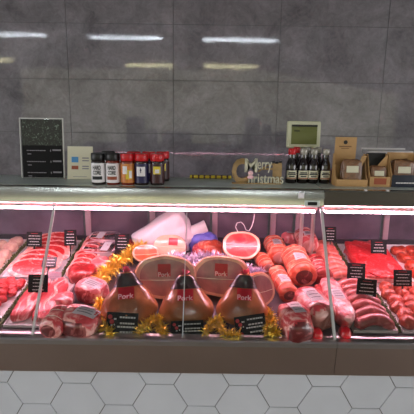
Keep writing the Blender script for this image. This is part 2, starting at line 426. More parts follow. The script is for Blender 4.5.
# ceiling tubes, seen mirrored in the polished wall
def mirror_pt(px, py, z):
    d = ray(px, py); t = (z - CAM.z) / d.z; p = CAM + d * t
    return Vector((p.x, 2 * WY - p.y, z))
TZ = 3.05
def ceiling_tube(pa, pb, tm, label):
    a = mirror_pt(*pa, TZ); b = mirror_pt(*pb, TZ); y = (a.y + b.y) / 2; L = b.x - a.x; cx = (a.x + b.x) / 2
    t = thing('ceiling_light', label, 'light', (cx, y, TZ))
    bm = bmesh.new(); box(bm, L + .06, .09, CEIL - TZ - .035, (0, 0, (CEIL - TZ + .035) / 2), bev=.006); link('housing', bm, 'white_plastic', t)
    bm = bmesh.new(); tube(bm, [(-L / 2, 0, 0), (L / 2, 0, 0)], .012, 12); link('tube', bm, tm, t)
    for s in (-1, 1):
        bm = bmesh.new(); box(bm, .02, .045, .05, (s * (L / 2 + .01), 0, .012), bev=.003); link('end_cap', bm, 'white_plastic', t)
ceiling_tube((-28, 34.5), (46, 35.5), 'tube_cool', 'cool white tube light on the ceiling, leftmost of the near row, mirrored in the wall')
ceiling_tube((90, 37.5), (161, 38.5), 'tube_cool', 'cool white tube light on the ceiling, middle of the near row, mirrored in the wall')
ceiling_tube((203, 40), (276, 41), 'tube_cool', 'cool white tube light on the ceiling, rightmost of the near row, mirrored in the wall')
ceiling_tube((-36, 60), (13, 60.5), 'tube_warm', 'yellowish tube light on the ceiling, leftmost of the far row, mirrored in the wall')
ceiling_tube((126, 65), (173, 66), 'tube_warm', 'yellowish tube light on the ceiling, middle of the far row, mirrored in the wall')
ceiling_tube((204, 66.3), (256, 67), 'tube_warm', 'yellowish tube light on the ceiling, rightmost of the far row, mirrored in the wall')

# ------------------------------------------------------------------ counter front: hexagon tiles
TY = 1.70
p0 = on_y(62.5, 383, TY); p1 = on_y(90.6, 383.4, TY); HA = (on_y(204, 386, TY).x - on_y(62.5, 383, TY).x) / 5.0
HA = .123
bm = bmesh.new(); ZT = on_y(207, 373, TY).z + .06
hx0 = (p0.x + p1.x) / 2; hz0 = p0.z; apo = HA * math.sqrt(3) / 2
box(bm, 4.6, .05, ZT, (0, TY + .030, ZT / 2), mat=1)
for ci in range(-14, 15):
    cx = hx0 + ci * 1.5 * HA
    for ri in range(-6, 6):
        cz = hz0 - apo + ri * 2 * apo + (apo if ci % 2 else 0)
        poly = []
        for k in range(6):
            a = R(60 * k); x_, z_ = cx + (HA - .0022) * math.cos(a), cz + (HA - .0022) * math.sin(a)
            poly.append((x_, min(max(z_, .0), ZT)))
        if max(q[1] for q in poly) - min(q[1] for q in poly) < .02: continue
        prism(bm, poly, TY, TY + .006, 'Y')
bmesh.ops.remove_doubles(bm, verts=bm.verts, dist=1e-6)
struct('wall_counter', bm, ['tile_white', 'grout'])

# ------------------------------------------------------------------ the two refrigerated cases
GB = Vector((0, 1.665, .667)); GT = Vector((0, 2.02, 1.162)); SHZ = 1.256
gdir = (GT - GB).normalized(); gn = Vector((0, -gdir.z, gdir.y))
XJ = on_y(324, 200, 2.0).x
def case(name, label, xa, xb, seams, rear_px, side):
    cx = (xa + xb) / 2; t = thing(name, label, 'display case', (cx, 0, 0)); w = xb - xa
    def L(bm): 
        for v in bm.verts: v.co.x -= cx
        return bm
    yb = 2.335
    bm = bmesh.new()   # canopy: slightly leaning front face, worktop, back
    l0, l1 = (1.996, 2.004) if side == 'L' else (2.008, 1.997)
    prism(bm, [(l0, 1.180), (l0 + .010, 1.172), (2.025, 1.170), (yb, 1.170), (yb, SHZ), (2.018, SHZ), (l1 + .004, SHZ - .003), (l1, SHZ - .009)], xa, xb, 'X')
    link('canopy', L(bm), 'steel', t)
    bm = bmesh.new(); box(bm, w - .002, yb - 2.035, .002, (0, (yb + 2.03) / 2, SHZ - .0002)); link('worktop', bm, 'steel_top', t)
    bm = bmesh.new(); box(bm, w - .03, .044, .022, (0, 2.064, 1.157), bev=.004); box(bm, w - .03, .004, .034, (0, 2.088, 1.153)); link('lamp_holder', bm, 'lamp_body', t)  # rear lip added to hide most of the lamp's mirrored line on the wall
    bm = bmesh.new(); box(bm, w - .05, .036, .012, (0, 2.064, 1.139), bev=.004); link('lamp', bm, 'lamp', t)
    # sloping deck with upstand
    bm = bmesh.new(); ya, yd = 1.685, 2.60
    za, zd = deck(0, ya).z, deck(0, yd).z
    prism(bm, [(ya, za - .03), (yd, zd - .03), (yd, zd), (ya, za)], xa, xb, 'X'); link('deck', L(bm), 'deck', t)
    # front rail, bumper
    bm = bmesh.new()
    zr = on_y(207, 341, 1.640).z; zr2 = on_y(207, 346.5, 1.640).z
    prism(bm, [(1.640, zr2), (1.640, zr - .006), (1.646, zr), (1.690, zr + .004), (1.690, zr2)], xa, xb, 'X'); link('front_rail', L(bm), 'steel_rail', t)
    zb = on_y(207, 373.5, 1.655).z
    bm = bmesh.new(); prism(bm, [(1.643, zr2 - .001), (1.655, zb), (1.70, zb), (1.70, zr2 - .001)], xa, xb, 'X'); link('bumper', L(bm), 'steel_bumper', t)
    # under body
    bm = bmesh.new(); box(bm, w, .82, .45, (0, 2.17, .375)); link('base_cabinet', bm, 'dark_frame', t)
    bm = bmesh.new(); box(bm, w - .06, .70, .15, (0, 2.2, .075)); link('plinth', bm, 'black_plastic', t)
    # rear doors
    yr = 2.615; zl = deck(0, yr).z - .02
    bm = bmesh.new(); box(bm, w, .03, .03, (0, yr, 1.10)); box(bm, w, .035, .05, (0, yr, zl + .025)); link('rear_frame', bm, 'dark_frame', t)
    edges = [xa] + [on_y(p, 225, yr).x for p in rear_px] + [xb]
    for a, b in zip(edges, edges[1:]):
        bm = bmesh.new(); box(bm, b - a - .03, .008, 1.09 - zl - .04, ((a + b) / 2 - cx, yr + .004, (1.09 + zl + .04) / 2), bev=.002); d = link('rear_door', bm, 'rear_panel', t)
        bm = bmesh.new(); box(bm, .034, .016, 1.09 - zl - .04, (a + .017 - cx, yr - .004, (1.09 + zl + .04) / 2), bev=.003); link('door_stile', bm, 'rear_stile', d)
    # canopy posts at the back
    for x in (xa + .03, xb - .03):
        bm = bmesh.new(); tube(bm, [(x - cx, 2.30, deck(0, 2.30).z - .02), (x - cx, 2.30, 1.172)], .011, 10); link('post', bm, 'steel_rail', t)
    # glass panes with polished edges
    gx = [xa] + seams + [xb]
    for i, (a, b) in enumerate(zip(gx, gx[1:])):
        bm = bmesh.new(); th = .006
        q = [GB, GT, GT - gn * -th, GB - gn * -th]
        prism(bm, [(p.y, p.z) for p in (GB, GT, GT - gn * th, GB - gn * th)], a + .0015, b - .0015, 'X')
        link('glass_pane', L(bm), 'glass', t, False)
    return t
SE = [on_y(54.5, 207, 2.02).x, on_y(187, 209, 2.02).x]
case_l = case('display_case', 'long stainless glass-fronted meat case with thermometer, left of the canopy joint', -1.45, XJ - .001, SE, [-20, 86, 150, 212, 270], 'L')
case_r = case('display_case', 'stainless glass-fronted meat case at the right end, with the dark canopy face', XJ + .001, 1.75, [], [383, 440], 'R')
# seam strips on the glass (aluminium joints) are parts of the left case
for x, wd, nm in ((SE[0], .010, 'glass_joint'), (SE[1], .0035, 'glass_joint'), (XJ - .004, .012, 'glass_joint')):
    bm = bmesh.new(); c0 = case_l.location.x
    prism(bm, [(p.y, p.z) for p in (GB + gn * .002, GT + gn * .002, GT - gn * .010, GB - gn * .010)], x - c0 - wd / 2, x - c0 + wd / 2, 'X')
    link(nm, bm, 'glass_edge', case_l)
# thermometer and ticket rail of the left case
def canopy_pt(px, py): return on_y(px, py, 2.0)
pt = canopy_pt(312, 203.5); bm = bmesh.new(); c0 = case_l.location.x
box(bm, .072, .012, .030, (pt.x - c0, 2.0 - .001, pt.z), bev=.003); th_ = link('thermometer', bm, 'steel_top', case_l)
bm = bmesh.new(); box(bm, .044, .004, .016, (pt.x - c0, 1.992, pt.z + .001)); s_ = link('display', bm, 'black_plastic', th_)
pt = canopy_pt(311, 196); bm = bmesh.new(); box(bm, .135, .004, .024, (pt.x - c0, 2.0005, pt.z), bev=.001); link('ticket_strip', bm, 'acrylic', case_l)
pt = canopy_pt(301, 195.5); bm = bmesh.new(); box(bm, .028, .004, .026, (pt.x - c0, 1.997, pt.z), bev=.001); link('paper_slip', bm, 'paper', case_l)

# ------------------------------------------------------------------ things on the worktop
def shelf(px, py): return on_z(px, py, SHZ + .0009)
def fz(z): return z
# menu board in acrylic holder
p = shelf(43.5, 178.5); k = pxm(p); w, h = 44 * k * .96, 59 * k
t = thing('menu_board', 'tall dark menu board with printed leaves and three price lines in a clear holder', 'sign', p, Matrix.Rotation(R(-4), 3, 'X'))
bm = bmesh.new(); box(bm, w, .003, h, (0, .0045, h / 2), bev=.001); box(bm, w, .07, .003, (0, .02, .0035)); link('holder', bm, 'acrylic', t)
bm = bmesh.new(); box(bm, w + .003, .010, .004, (0, .0005, h)); 
for s in (-1, 1): box(bm, .004, .010, h, (s * w / 2, .0005, h / 2 + .002))
link('holder_edge', bm, 'glass_edge', t)
bm = bmesh.new(); box(bm, w - .012, .002, h - .012, (0, .0005, h / 2)); sh = link('sheet', bm, 'card_black', t)
bm = bmesh.new(); box(bm, w - .013, .0008, h * .42, (0, -.0008, h * .765)); link('printed_leaves', bm, 'foliage', sh)
bm = bmesh.new()
for i, zf in enumerate((.48, .29, .11)):
    marks(bm, [(.5, 1)], w * .42, .014, -.001, 0, i); 
    for v in bm.verts:
        pass
bm.free()
bm = bmesh.new()
for i, zf in enumerate((.47, .285, .10)):
    b2 = bmesh.new(); marks(b2, [(.5, 1)], w * .45, .007, 0, 0, i, .6)
    for v in b2.verts: v.co += Vector((-w * .14, -.0052, h * zf))
    me = bpy.data.meshes.new('x'); b2.to_mesh(me); b2.free(); bm.from_mesh(me); bpy.data.meshes.remove(me)
    box(bm, w * .09, .0006, .004, (-w * .30, -.0052, h * zf - .018))
    box(bm, .004, .0006, .010, (w * .20, -.0052, h * zf)); box(bm, w * .20, .0006, .008, (w * .345, -.0052, h * zf + .003))
link('price_lines', bm, 'ink_grey', sh)
# payment card stand
p = shelf(80, 179.5); k = pxm(p); w, h = 25 * k, 32.5 * k
t = thing('card_stand', 'cream tent card with a blue square and a rust square beside the jars', 'sign', p)
bm = bmesh.new(); prism(bm, [(0, .001), (.028, h), (.031, h), (.058, .001)], -w / 2, w / 2, 'X'); tp = link('tent_card', bm, 'paper_cream', t)
tn = math.atan2(.028, h); rx = Matrix.Rotation(-tn, 3, 'X')
def on_card(bm, x, zf, sx, sz): box(bm, sx, .001, sz, (x, .028 * zf - .0006, h * zf), rx)
bm = bmesh.new(); on_card(bm, -w * .2, .60, w * .27, h * .17); link('blue_square', bm, 'blue_ink', tp)
bm = bmesh.new(); on_card(bm, -w * .2, .36, w * .27, h * .11); link('rust_square', bm, 'rust_ink', tp)
bm = bmesh.new()
for zf in (.65, .57, .40, .33): on_card(bm, w * .22, zf, w * .26, h * .035)
on_card(bm, 0, .09, w * .55, h * .012)
link('print', bm, 'ink_grey', tp)

# spice jars
def sector(bm, r, z0, z1, a0, a1, n=10, mat=0, th=.0008):
    V = []
    for i in range(n + 1):
        a = a0 + (a1 - a0) * i / n
        V.append([bm.verts.new((rr * math.sin(a), -rr * math.cos(a), zz)) for rr, zz in ((r, z0), (r, z1), (r + th, z0), (r + th, z1))])
    for a, b in zip(V, V[1:]):
        f = bm.faces.new((a[2], b[2], b[3], a[3])); f.material_index = mat
        bm.faces.new((a[0], a[1], b[1], b[0])); bm.faces.new((a[0], b[0], b[2], a[2])); bm.faces.new((a[1], a[3], b[3], b[1]))
    bm.faces.new(V[0]) if False else None
def wrap_text(name, s, r, zc, w, h, mat, parent, a0=0):
    bm = text_bm(s, w, h, 0, bold=.035)
    for v in bm.verts:
        a = v.co.x / r + a0; z = v.co.z + zc
        v.co = Vector((r * math.sin(a), -r * math.cos(a), z))
    return link(name, bm, mat, parent, False)
JR, JH = .0335, .150
def jar(label, px, py, lid, body, lab, kind, rz=0, dy=0, group=None):
    p = shelf(px, py) + Vector((0, dy, 0))
    t = thing('spice_jar', label, 'jar', p, Matrix.Rotation(rz, 3, 'Z'), group)
    bm = bmesh.new(); lathe(bm, [(JR * .93, 0), (JR, .004), (JR, .108), (JR * .93, .116), (JR * .86, .118)], 26); link('jar_body', bm, body, t)
    bm = bmesh.new(); lathe(bm, [(JR * .97, .117), (JR * 1.0, .119), (JR * 1.0, .146), (JR * .94, .150), (JR * .5, .150)], 30); link('lid', bm, lid, t)
    bm = bmesh.new(); sector(bm, JR, .012, .104, -2.2, 2.2, 22); lb = link('jar_label', bm, lab, t)
    rr = JR + .0018
    if kind in ('dark', 'red'):
        wrap_text('lettering', 'HARD', rr, .084, .040, .020, 'ink_dark', lb); wrap_text('lettering', 'CORE', rr, .060, .040, .020, 'ink_dark', lb)
        bm = bmesh.new(); sector(bm, JR + .001, .026, .042, -.72, .72, 8); link('flavour_band', bm, 'ink_dark' if kind == 'dark' else 'rust_ink', lb)
    if kind == 'orange':
        bm = bmesh.new(); sector(bm, JR + .001, .03, .075, -.1, .8, 8); link('picture', bm, 'yellow', lb)
        bm = bmesh.new(); sector(bm, JR + .001, .055, .092, -.55, .1, 8); sector(bm, JR + .0015, .035, .07, .35, .75, 8); link('print', bm, 'paper', lb)
    if kind == 'navy':
        bm = bmesh.new(); sector(bm, JR + .001, .045, .09, -.6, .6, 10); link('panel', bm, 'paper', lb)
        bm = bmesh.new(); pts = []
        for i in range(10):
            r_ = .020 if i % 2 == 0 else .008; a = math.pi / 2 + i * math.pi / 5; pts.append((r_ * math.cos(a), r_ * math.sin(a)))
        vs = [bm.verts.new((rr * math.sin(x / rr), -rr * math.cos(x / rr), z + .067)) for x, z in pts]; c = bm.verts.new((0, -rr - .0003, .067))
        for i in range(10): bm.faces.new((c, vs[i], vs[(i + 1) % 10]))
        link('star', bm, 'label_navy', lb, False)
    if kind == 'maroon':
        bm = bmesh.new(); sector(bm, JR + .001, .055, .092, -.5, .55, 8); link('picture', bm, 'yellow', lb)
        bm = bmesh.new(); sector(bm, JR + .002, .06, .078, -.2, .35, 8); link('print', bm, 'paper', lb)
    return t
bk = .074
jar('black-lidded seasoning jar with white label and dark band, leftmost jar', 99, 184, 'lid_black', 'spice_dark', 'paper', 'dark')
jar('black-lidded seasoning jar with white label and red band, second from the left', 113.5, 184.2, 'lid_black', 'spice_red', 'paper', 'red')
jar('red-lidded seasoning jar with orange label, middle of the front row', 128, 184.4, 'cap_red', 'spice_red', 'label_orange', 'orange')
jar('red-lidded seasoning jar with navy label and dark star', 142, 184.5, 'cap_red', 'spice_dark', 'label_navy', 'navy')
jar('red-lidded seasoning jar with maroon label and yellow picture, rightmost of the front row', 157.5, 184.6, 'cap_red', 'spice_dark', 'label_maroon', 'maroon')
jar('black-lidded seasoning jar standing behind the two white-labelled jars', 107, 181.5, 'lid_black', 'spice_dark', 'paper', 'dark', dy=.045)
jar('red-lidded seasoning jar standing behind the orange-labelled jar', 133, 182, 'cap_red', 'spice_red', 'label_orange', 'orange', dy=.045)
jar('red-lidded seasoning jar standing behind the navy star jar', 148, 182, 'cap_red', 'spice_dark', 'label_navy', 'navy', dy=.045)
jar('red-lidded seasoning jar standing behind the rightmost jar', 162, 182, 'cap_red', 'spice_dark', 'label_maroon', 'maroon', dy=.045)

# striped yellow tube
p = on_z(210.5, 178.5, SHZ); k = pxm(p); L = 41 * k
t = thing('striped_roller', 'yellow roller with brown stripes lying left of the wooden sign', 'roller', p + Vector((0, -.012, .0015)), Matrix.Rotation(R(0), 3, 'Z'))
bm = bmesh.new(); tube(bm, [(-L / 2, 0, .009), (L / 2, 0, .009)], .009, 12); link('rod', bm, 'yellow', t)
for i in range(7):
    x = -L / 2 + L * (i + .6) / 7.2; bm = bmesh.new(); tube(bm, [(x - .007, 0, .009), (x + .003, 0, .009)], .0094, 12); link('stripe', bm, 'brown', t)

# wooden greeting sign
p = shelf(256, 184); k = pxm(p); W = 50 * k
t = thing('greeting_sign', 'cut-out wooden Merry Christmas sign standing left of the sauce bottles', 'sign', p + Vector((0, .01, 0)))
def letters(name, s, x0, x1, y0, y1, mat, dep=.012, dy=0, bold=.0):
    w_, h_ = (x1 - x0) * k, (y1 - y0) * k
    bm = text_bm(s, w_, h_, dep, bold=bold)
    for v in bm.verts: v.co += Vector((((x0 + x1) / 2 - 256) * k, dy, (184 - (y0 + y1) / 2) * k))
    return link(name, bm, mat, t, False)
letters('letter', 'C', 231.5, 248, 158.5, 184, 'wood', .014, 0, .04)
letters('letter', 'M', 244, 256.5, 158.5, 172, 'wood_pale', .010, -.012, .025)
letters('lettering', 'erry', 257, 271, 162, 172.5, 'wood_pale', .008, -.004)
letters('lettering', 'hristmas', 248, 283, 173, 183, 'wood_pale', .008, -.012, .008)
bm = bmesh.new(); box(bm, W * .98, .03, .006, (.002, -.004, .003), bev=.001); link('base_board', bm, 'wood', t)
bm = bmesh.new(); tube(bm, [((258 - 256) * k, .004, 12 * k), ((266 - 256) * k, .004, 18 * k), ((273 - 256) * k, .004, 20 * k), ((281 - 256) * k, .004, 21 * k)], .004, 8)
box(bm, 17 * k, .006, .010, ((270 - 256) * k, .004, 15 * k)); box(bm, 9 * k, .006, 20 * k, ((277 - 256) * k, .005, 10 * k)); link('back_board', bm, 'wood', t)
bm = bmesh.new()
for dx, dz in ((0, 0), (-7, 3), (7, 4)): blob(bm, .009, .004, .006, xf=Matrix.Translation(((276 - 256 + dx / 2) * k, -.006, (20.5 + dz / 4) * k)), nu=12, nv=8)
link('holly', bm, 'ink_dark', t)
bm = bmesh.new(); blob(bm, .013, .006, .012, xf=Matrix.Translation(((250 - 256) * k, -.020, 9.5 * k)), nu=14, nv=8); blob(bm, .016, .006, .011, xf=Matrix.Translation(((250 - 256) * k, -.020, 5.5 * k)), nu=14, nv=8)
link('ornament', bm, 'label_pink', t)

# sauce bottles
def bottle(label, px, py, cap, dy=0, group=None):
    p = shelf(px, py) + Vector((0, dy, 0)); t = thing('sauce_bottle', label, 'bottle', p, None, group)
    r = .0285; H = .178
    bm = bmesh.new(); lathe(bm, [(r * .9, 0), (r, .004), (r, .088), (r * .94, .100), (r * .70, .116), (r * .60, .128), (r * .58, .150)], 22); link('bottle_glass', bm, 'sauce_glass', t)
    bm = bmesh.new(); lathe(bm, [(r * .62, .146), (r * .66, .148), (r * .66, .170), (r * .55, .176), (r * .2, .1765)], 20); link('cap', bm, cap, t)
    bm = bmesh.new(); sector(bm, r, .022, .066, -1.0, 1.0, 12); lb = link('bottle_label', bm, 'paper_cream', t)
    bm = bmesh.new(); 
    for z0, a in ((.052, .6), (.044, .75), (.033, .5)): sector(bm, r + .0009, z0, z0 + .006, -a, a, 8)
    link('print', bm, 'ink_dark', lb)
    bm = bmesh.new(); sector(bm, r + .0009, .024, .029, -.9, .9, 8); link('band', bm, 'rust_ink', lb)
BX = (290.5, 302, 312, 324)
ords = ('leftmost', 'second from the left', 'third from the left', 'rightmost')
for i, x in enumerate(BX):
    bottle('dark sauce bottle with %s cap, %s of the front row' % ('red' if i == 0 else 'clear', ords[i]), x, 182.6 + i * .15, 'cap_red' if i == 0 else 'cap_clear')
for i, x in enumerate((296.5, 307, 318)):
    bottle('dark sauce bottle behind the front row, %s of the back three' % ('leftmost', 'middle', 'rightmost')[i], x, 180.6, 'cap_red' if i == 0 else 'cap_clear', .035)
p = shelf(333.5, 183); k = pxm(p)
t = thing('pink_card', 'small pink card standing right of the sauce bottles', 'card', p)
bm = bmesh.new(); prism(bm, [(0, .001), (.016, .075), (.018, .075), (.036, .001)], -.014, .014, 'X'); link('folded_card', bm, 'pink_card', t)
bm = bmesh.new(); box(bm, .016, .001, .014, (0, .0085, .045), Matrix.Rotation(-.21, 3, 'X')); link('print', bm, 'ink_grey', t)

# scale display on a pole
p = shelf(300.5, 178.4); k = pxm(p)
t = thing('scale_display', 'cream customer scale display with green screen on a pole behind the bottles', 'scale', p + Vector((0, -.02, 0)))
zc = (178.4 - 135.5) * k * 1.01; w, h = 32.5 * k, 26 * k; c = Vector((-.5 * k, 0, zc))
bm = bmesh.new(); box(bm, w, .035, h, c, Matrix.Rotation(R(-3), 3, 'X'), .012); hs = link('housing', bm, 'cream_case', t)
bm = bmesh.new(); box(bm, w * .76, .003, h * .70, c + Vector((0, -.0185, .001)), Matrix.Rotation(R(-3), 3, 'X'), .001); sc = link('screen', bm, 'lcd', hs)
bm = bmesh.new(); box(bm, w * .76, .003, h * .16, c + Vector((0, -.0195, -h * .27)), Matrix.Rotation(R(-3), 3, 'X')); link('screen_border', bm, 'ink_dark', hs); bm = bmesh.new(); box(bm, w * .76, .003, h * .07, c + Vector((0, -.0195, h * .33)), Matrix.Rotation(R(-3), 3, 'X')); link('screen_border', bm, 'ink_dark', hs)
bm = bmesh.new(); box(bm, .030, .002, .006, c + Vector((-w * .22, -.0205, h * .14)), Matrix.Rotation(R(-3), 3, 'X')); link('digits', bm, 'ink_dark', hs)
bm = bmesh.new(); tube(bm, [(0, 0, .004), (0, 0, zc - h * .4)], .012, 12); link('pole', bm, 'cream_case', t)
bm = bmesh.new(); lathe(bm, [(.04, 0), (.04, .006), (.015, .010)], 20); link('base', bm, 'cream_case', t)
# scale with a flat white platter behind the cartons
p = shelf(381, 180.2); k = pxm(p)
t = thing('counter_scale', 'low scale with a wide white platter behind the snack cartons', 'scale', p + Vector((0, -.04, 0)))
H = (180.5 - 151) * k
bm = bmesh.new(); box(bm, .15, .08, H - .02, (0, 0, (H - .02) / 2 + .001), bev=.008); link('scale_body', bm, 'cream_case', t)
bm = bmesh.new(); box(bm, 43 * k, .10, .020, (0, 0, H - .005), bev=.004); link('platter', bm, 'white_plastic', t)
bm = bmesh.new(); box(bm, 43 * k, .004, .010, (0, .050, H + .008)); link('rim', bm, 'white_plastic', t)

# snack cartons
def carton(label, xl, xr, yb_, back_top, inner, front_mat, lip, tall=None, slope=True, extra=None):
    p = shelf((xl + xr) / 2, yb_); k = pxm(p); w = (xr - xl) * k; H = (yb_ - back_top) * k; Lh = lip * k; D = .085
    t = thing('snack_carton', label, 'carton', p + Vector((0, .0, 0)))
    bm = bmesh.new(); box(bm, w, D, .003, (0, D / 2, .0025)); link('bottom', bm, 'kraft', t)
    bm = bmesh.new(); bx0, bx1 = (-w / 2, w / 2) if tall is None else tall
    box(bm, (bx1 - bx0) if tall is None else (bx1 - bx0), .003, H, ((bx0 + bx1) / 2, D, H / 2), bev=.0008); bp = link('back_panel', bm, inner, t)
    sh_ = min(H, .155)
    for s in (-1, 1):
        bm = bmesh.new(); prism(bm, [(.001, 0), (D, 0), (D, sh_), (D * .72, sh_), (D * .30, Lh * 1.6), (.001, Lh)], s * w / 2 - .0015, s * w / 2 + .0015, 'X'); link('side_panel', bm, 'kraft', t)
    bm = bmesh.new(); box(bm, w, .003, Lh, (0, 0, Lh / 2), bev=.0008); fp = link('front_panel', bm, front_mat, t)
    return t, w, H, Lh, k, D, bp, fp
def packets(t0, n, w, label, x, D, zc, hh, mat='pack_brown'):
    base = t0.location
    for i in range(n):
        o = thing('snack_packet', '%s, %s' % (label, ('nearest the front', 'behind the first', 'at the back')[i]), 'packet', base + Vector((x, .022 + i * .024, .005)), Matrix.Rotation(R(-6), 3, 'X'))
        bm = bmesh.new(); blob(bm, w * .42, .010, hh / 2, .35, .5, 20, 14, .10, 40, i, 1.0); link('pouch', bm, mat, o)
        bm = bmesh.new(); box(bm, w * .5, .0015, hh * .26, (0, -.0105, hh * .62), bev=.0005); link('pouch_label', bm, 'paper_cream' if i == 0 else 'kraft', o)
t, w, H, Lh, k, D, bp, fp = carton('kraft carton with a tall printed back card, left of the snack cartons', 336, 367, 186.5, 138.5, 'kraft', 'kraft', 7, (-15 * .0048, 7.5 * .0048))
bm = bmesh.new(); lathe(bm, [(.010, 0), (.010, .0006)], 16)
for v in bm.verts: v.co = Vector((v.co.x - .020, D - .0024 - v.co.z, v.co.y + H - .026))
link('emblem', bm, 'ink_dark', bp)
bm = bmesh.new(); box(bm, .062, .0006, .007, (-.020, D - .0026, H - .047)); box(bm, .040, .0006, .004, (-.020, D - .0026, H - .057)); link('print', bm, 'kraft_dark', bp)
packets(t, 2, w * .78, 'brown snack pouch in the tall-backed kraft carton', .005, D, 0, .125)
bm = bmesh.new(); prism(bm, [(.010, .045), (.055, .10), (.074, .148), (.050, .150), (.034, .09), (.010, .05)], .03, .033, 'Y'); link('flap', bm, 'kraft', t)
t, w, H, Lh, k, D, bp, fp = carton('kraft carton with a dark inner back and pictured front lip, second from the left', 369.5, 389.5, 186.8, 154.5, 'ink_dark', 'kraft', 10)
bm = bmesh.new(); box(bm, w * .62, .001, Lh * .62, (0, -.002, Lh * .55)); link('picture', bm, 'rust_ink', fp)
packets(t, 2, w * .95, 'brown snack pouch in the dark-backed kraft carton', 0, D, 0, .095)
bm = bmesh.new(); prism(bm, [(.0, .10), (.044, .155), (.046, .155), (.046, .05), (.036, .05), (.02, .09)], .05, .053, 'Y'); link('flap', bm, 'kraft', t)
t, w, H, Lh, k, D, bp, fp = carton('carton with a navy lettered front lip at the right edge of the worktop', 391, 418, 187.2, 154, 'kraft', 'navy', 12)
bm = bmesh.new(); marks(bm, [(.5, 1)], w * .7, .008, -.002, 0, 5, .8)
for v in bm.verts: v.co.z += Lh * .35
link('lettering', bm, 'ink_white', fp)
packets(t, 3, w * .95, 'brown snack pouch in the navy-fronted carton', 0, D, 0, .125)
# paper clips on the worktop edge
for px, lab in ((366, 'small white paper clip on the worktop edge, under the tall-backed carton'), (388, 'small white paper clip on the worktop edge, under the dark-backed carton')):
    q = on_y(px, 191.5, 2.0); o = thing('price_clip', lab, 'clip', (q.x, 2.004, SHZ + .0009))
    bm = bmesh.new(); box(bm, .012, .012, .0015, (0, .004, .0009)); box(bm, .012, .0015, .012, (0, -.003, -.005)); link('clip_body', bm, 'paper', o)

# ------------------------------------------------------------------ tickets
def ticket(px, py, wpx, hpx, label, dist, card='card_black', rz=0, rx=-14, rows=4, header='ink_red', flower=False, txt='ink_white', roll=0, lift=None):
    """a black price ticket: px,py is its lower middle; dist = height of that edge over the deck"""
    q = on_deck(px, py, dist); foot = q; k = pxm(q + DN * dist); w, h = wpx * k, hpx * k
    t = thing('price_ticket', label, 'price ticket', foot, Matrix.Rotation(rz, 3, 'Z') @ Matrix.Rotation(R(rx), 3, 'X') @ Matrix.Rotation(R(roll), 3, 'Y'))
    z0 = dist
    bm = bmesh.new(); box(bm, w, .0022, h, (0, 0, z0 + h / 2), bev=.0006); c = link('card', bm, card, t)
    bm = bmesh.new(); rr = [(.22 + .17 * i, random.uniform(.55, .85)) for i in range(rows)]
    hh = h * .8
    rnd = random.Random(int(px * 7 + py))
    for i in range(rows):
        z = z0 + h * (.14 + .58 * (rows - 1 - i) / max(rows - 1, 1)); L = w * rnd.uniform(.5, .8); x = -L / 2
        while x < L / 2 - .002:
            l = min(rnd.uniform(.008, .018), L / 2 - x); box(bm, l * .82, .0006, h * .040, (x + l / 2, -.0014, z)); x += l
    link('lettering', bm, txt, c)
    bm = bmesh.new(); box(bm, w * .45, .0006, h * .03, (0, -.0014, z0 + h * .88)); link('heading', bm, header, c)
    if z0 > .004:
        bm = bmesh.new(); box(bm, .008, .003, z0, (0, .002, z0 / 2)); link('stake', bm, 'black_plastic', t)
    return t

# ------------------------------------------------------------------ trays, dividers
def tray(x0, x1, y0, y1, label, mat='white_plastic', hgt=.014):
    cx, cy = (x0 + x1) / 2, (y0 + y1) / 2; w, d = x1 - x0, y1 - y0
    t = thing('meat_tray', label, 'tray', deck(cx, cy, .0006), drot())
    bm = bmesh.new(); box(bm, w, d, .003, (0, 0, .0015)); link('tray_floor', bm, mat, t)
    bm = bmesh.new()
    for s in (-1, 1): box(bm, .003, d, hgt, (s * (w / 2 - .0015), 0, hgt / 2)); box(bm, w - .006, .003, hgt, (0, s * (d / 2 - .0015), hgt / 2))
    link('tray_rim', bm, mat, t); return t
def divider(x, y0, y1, label, hgt=.030):
    cy = (y0 + y1) / 2; L = (y1 - y0)
    t = thing('garnish_divider', label, 'divider', deck(x, cy, .0005), drot())
    bm = bmesh.new(); box(bm, .006, L, hgt * .55, (0, 0, hgt * .275)); link('strip', bm, 'garnish', t)
    bm = bmesh.new(); rnd = random.Random(int(x * 1000 + y0 * 100))
    for i in range(int(L * 900)):
        yy = rnd.uniform(-L / 2, L / 2); zz = rnd.uniform(.008, hgt); a = rnd.uniform(0, 6.28); b = rnd.uniform(-.6, 1.0); l = rnd.uniform(.007, .012)
        d = Vector((math.cos(a) * math.cos(b), math.sin(a) * math.cos(b), math.sin(b))) * l; s = d.cross(Vector((rnd.uniform(-1, 1), rnd.uniform(-1, 1), .3))).normalized() * .0035
        o = Vector((rnd.uniform(-.003, .003), yy, zz * .8))
        vs = [bm.verts.new(o), bm.verts.new(o + d * .5 + s), bm.verts.new(o + d), bm.verts.new(o + d * .5 - s)]; bm.faces.new(vs)
    link('leaves', bm, 'garnish', t, False); return t
TF = .0042   # tray floor top
ORD = ['first', 'second', 'third', 'fourth', 'fifth', 'sixth', 'seventh', 'eighth', 'ninth', 'tenth', 'eleventh', 'twelfth', 'thirteenth', 'fourteenth', 'fifteenth', 'sixteenth', 'seventeenth', 'eighteenth']
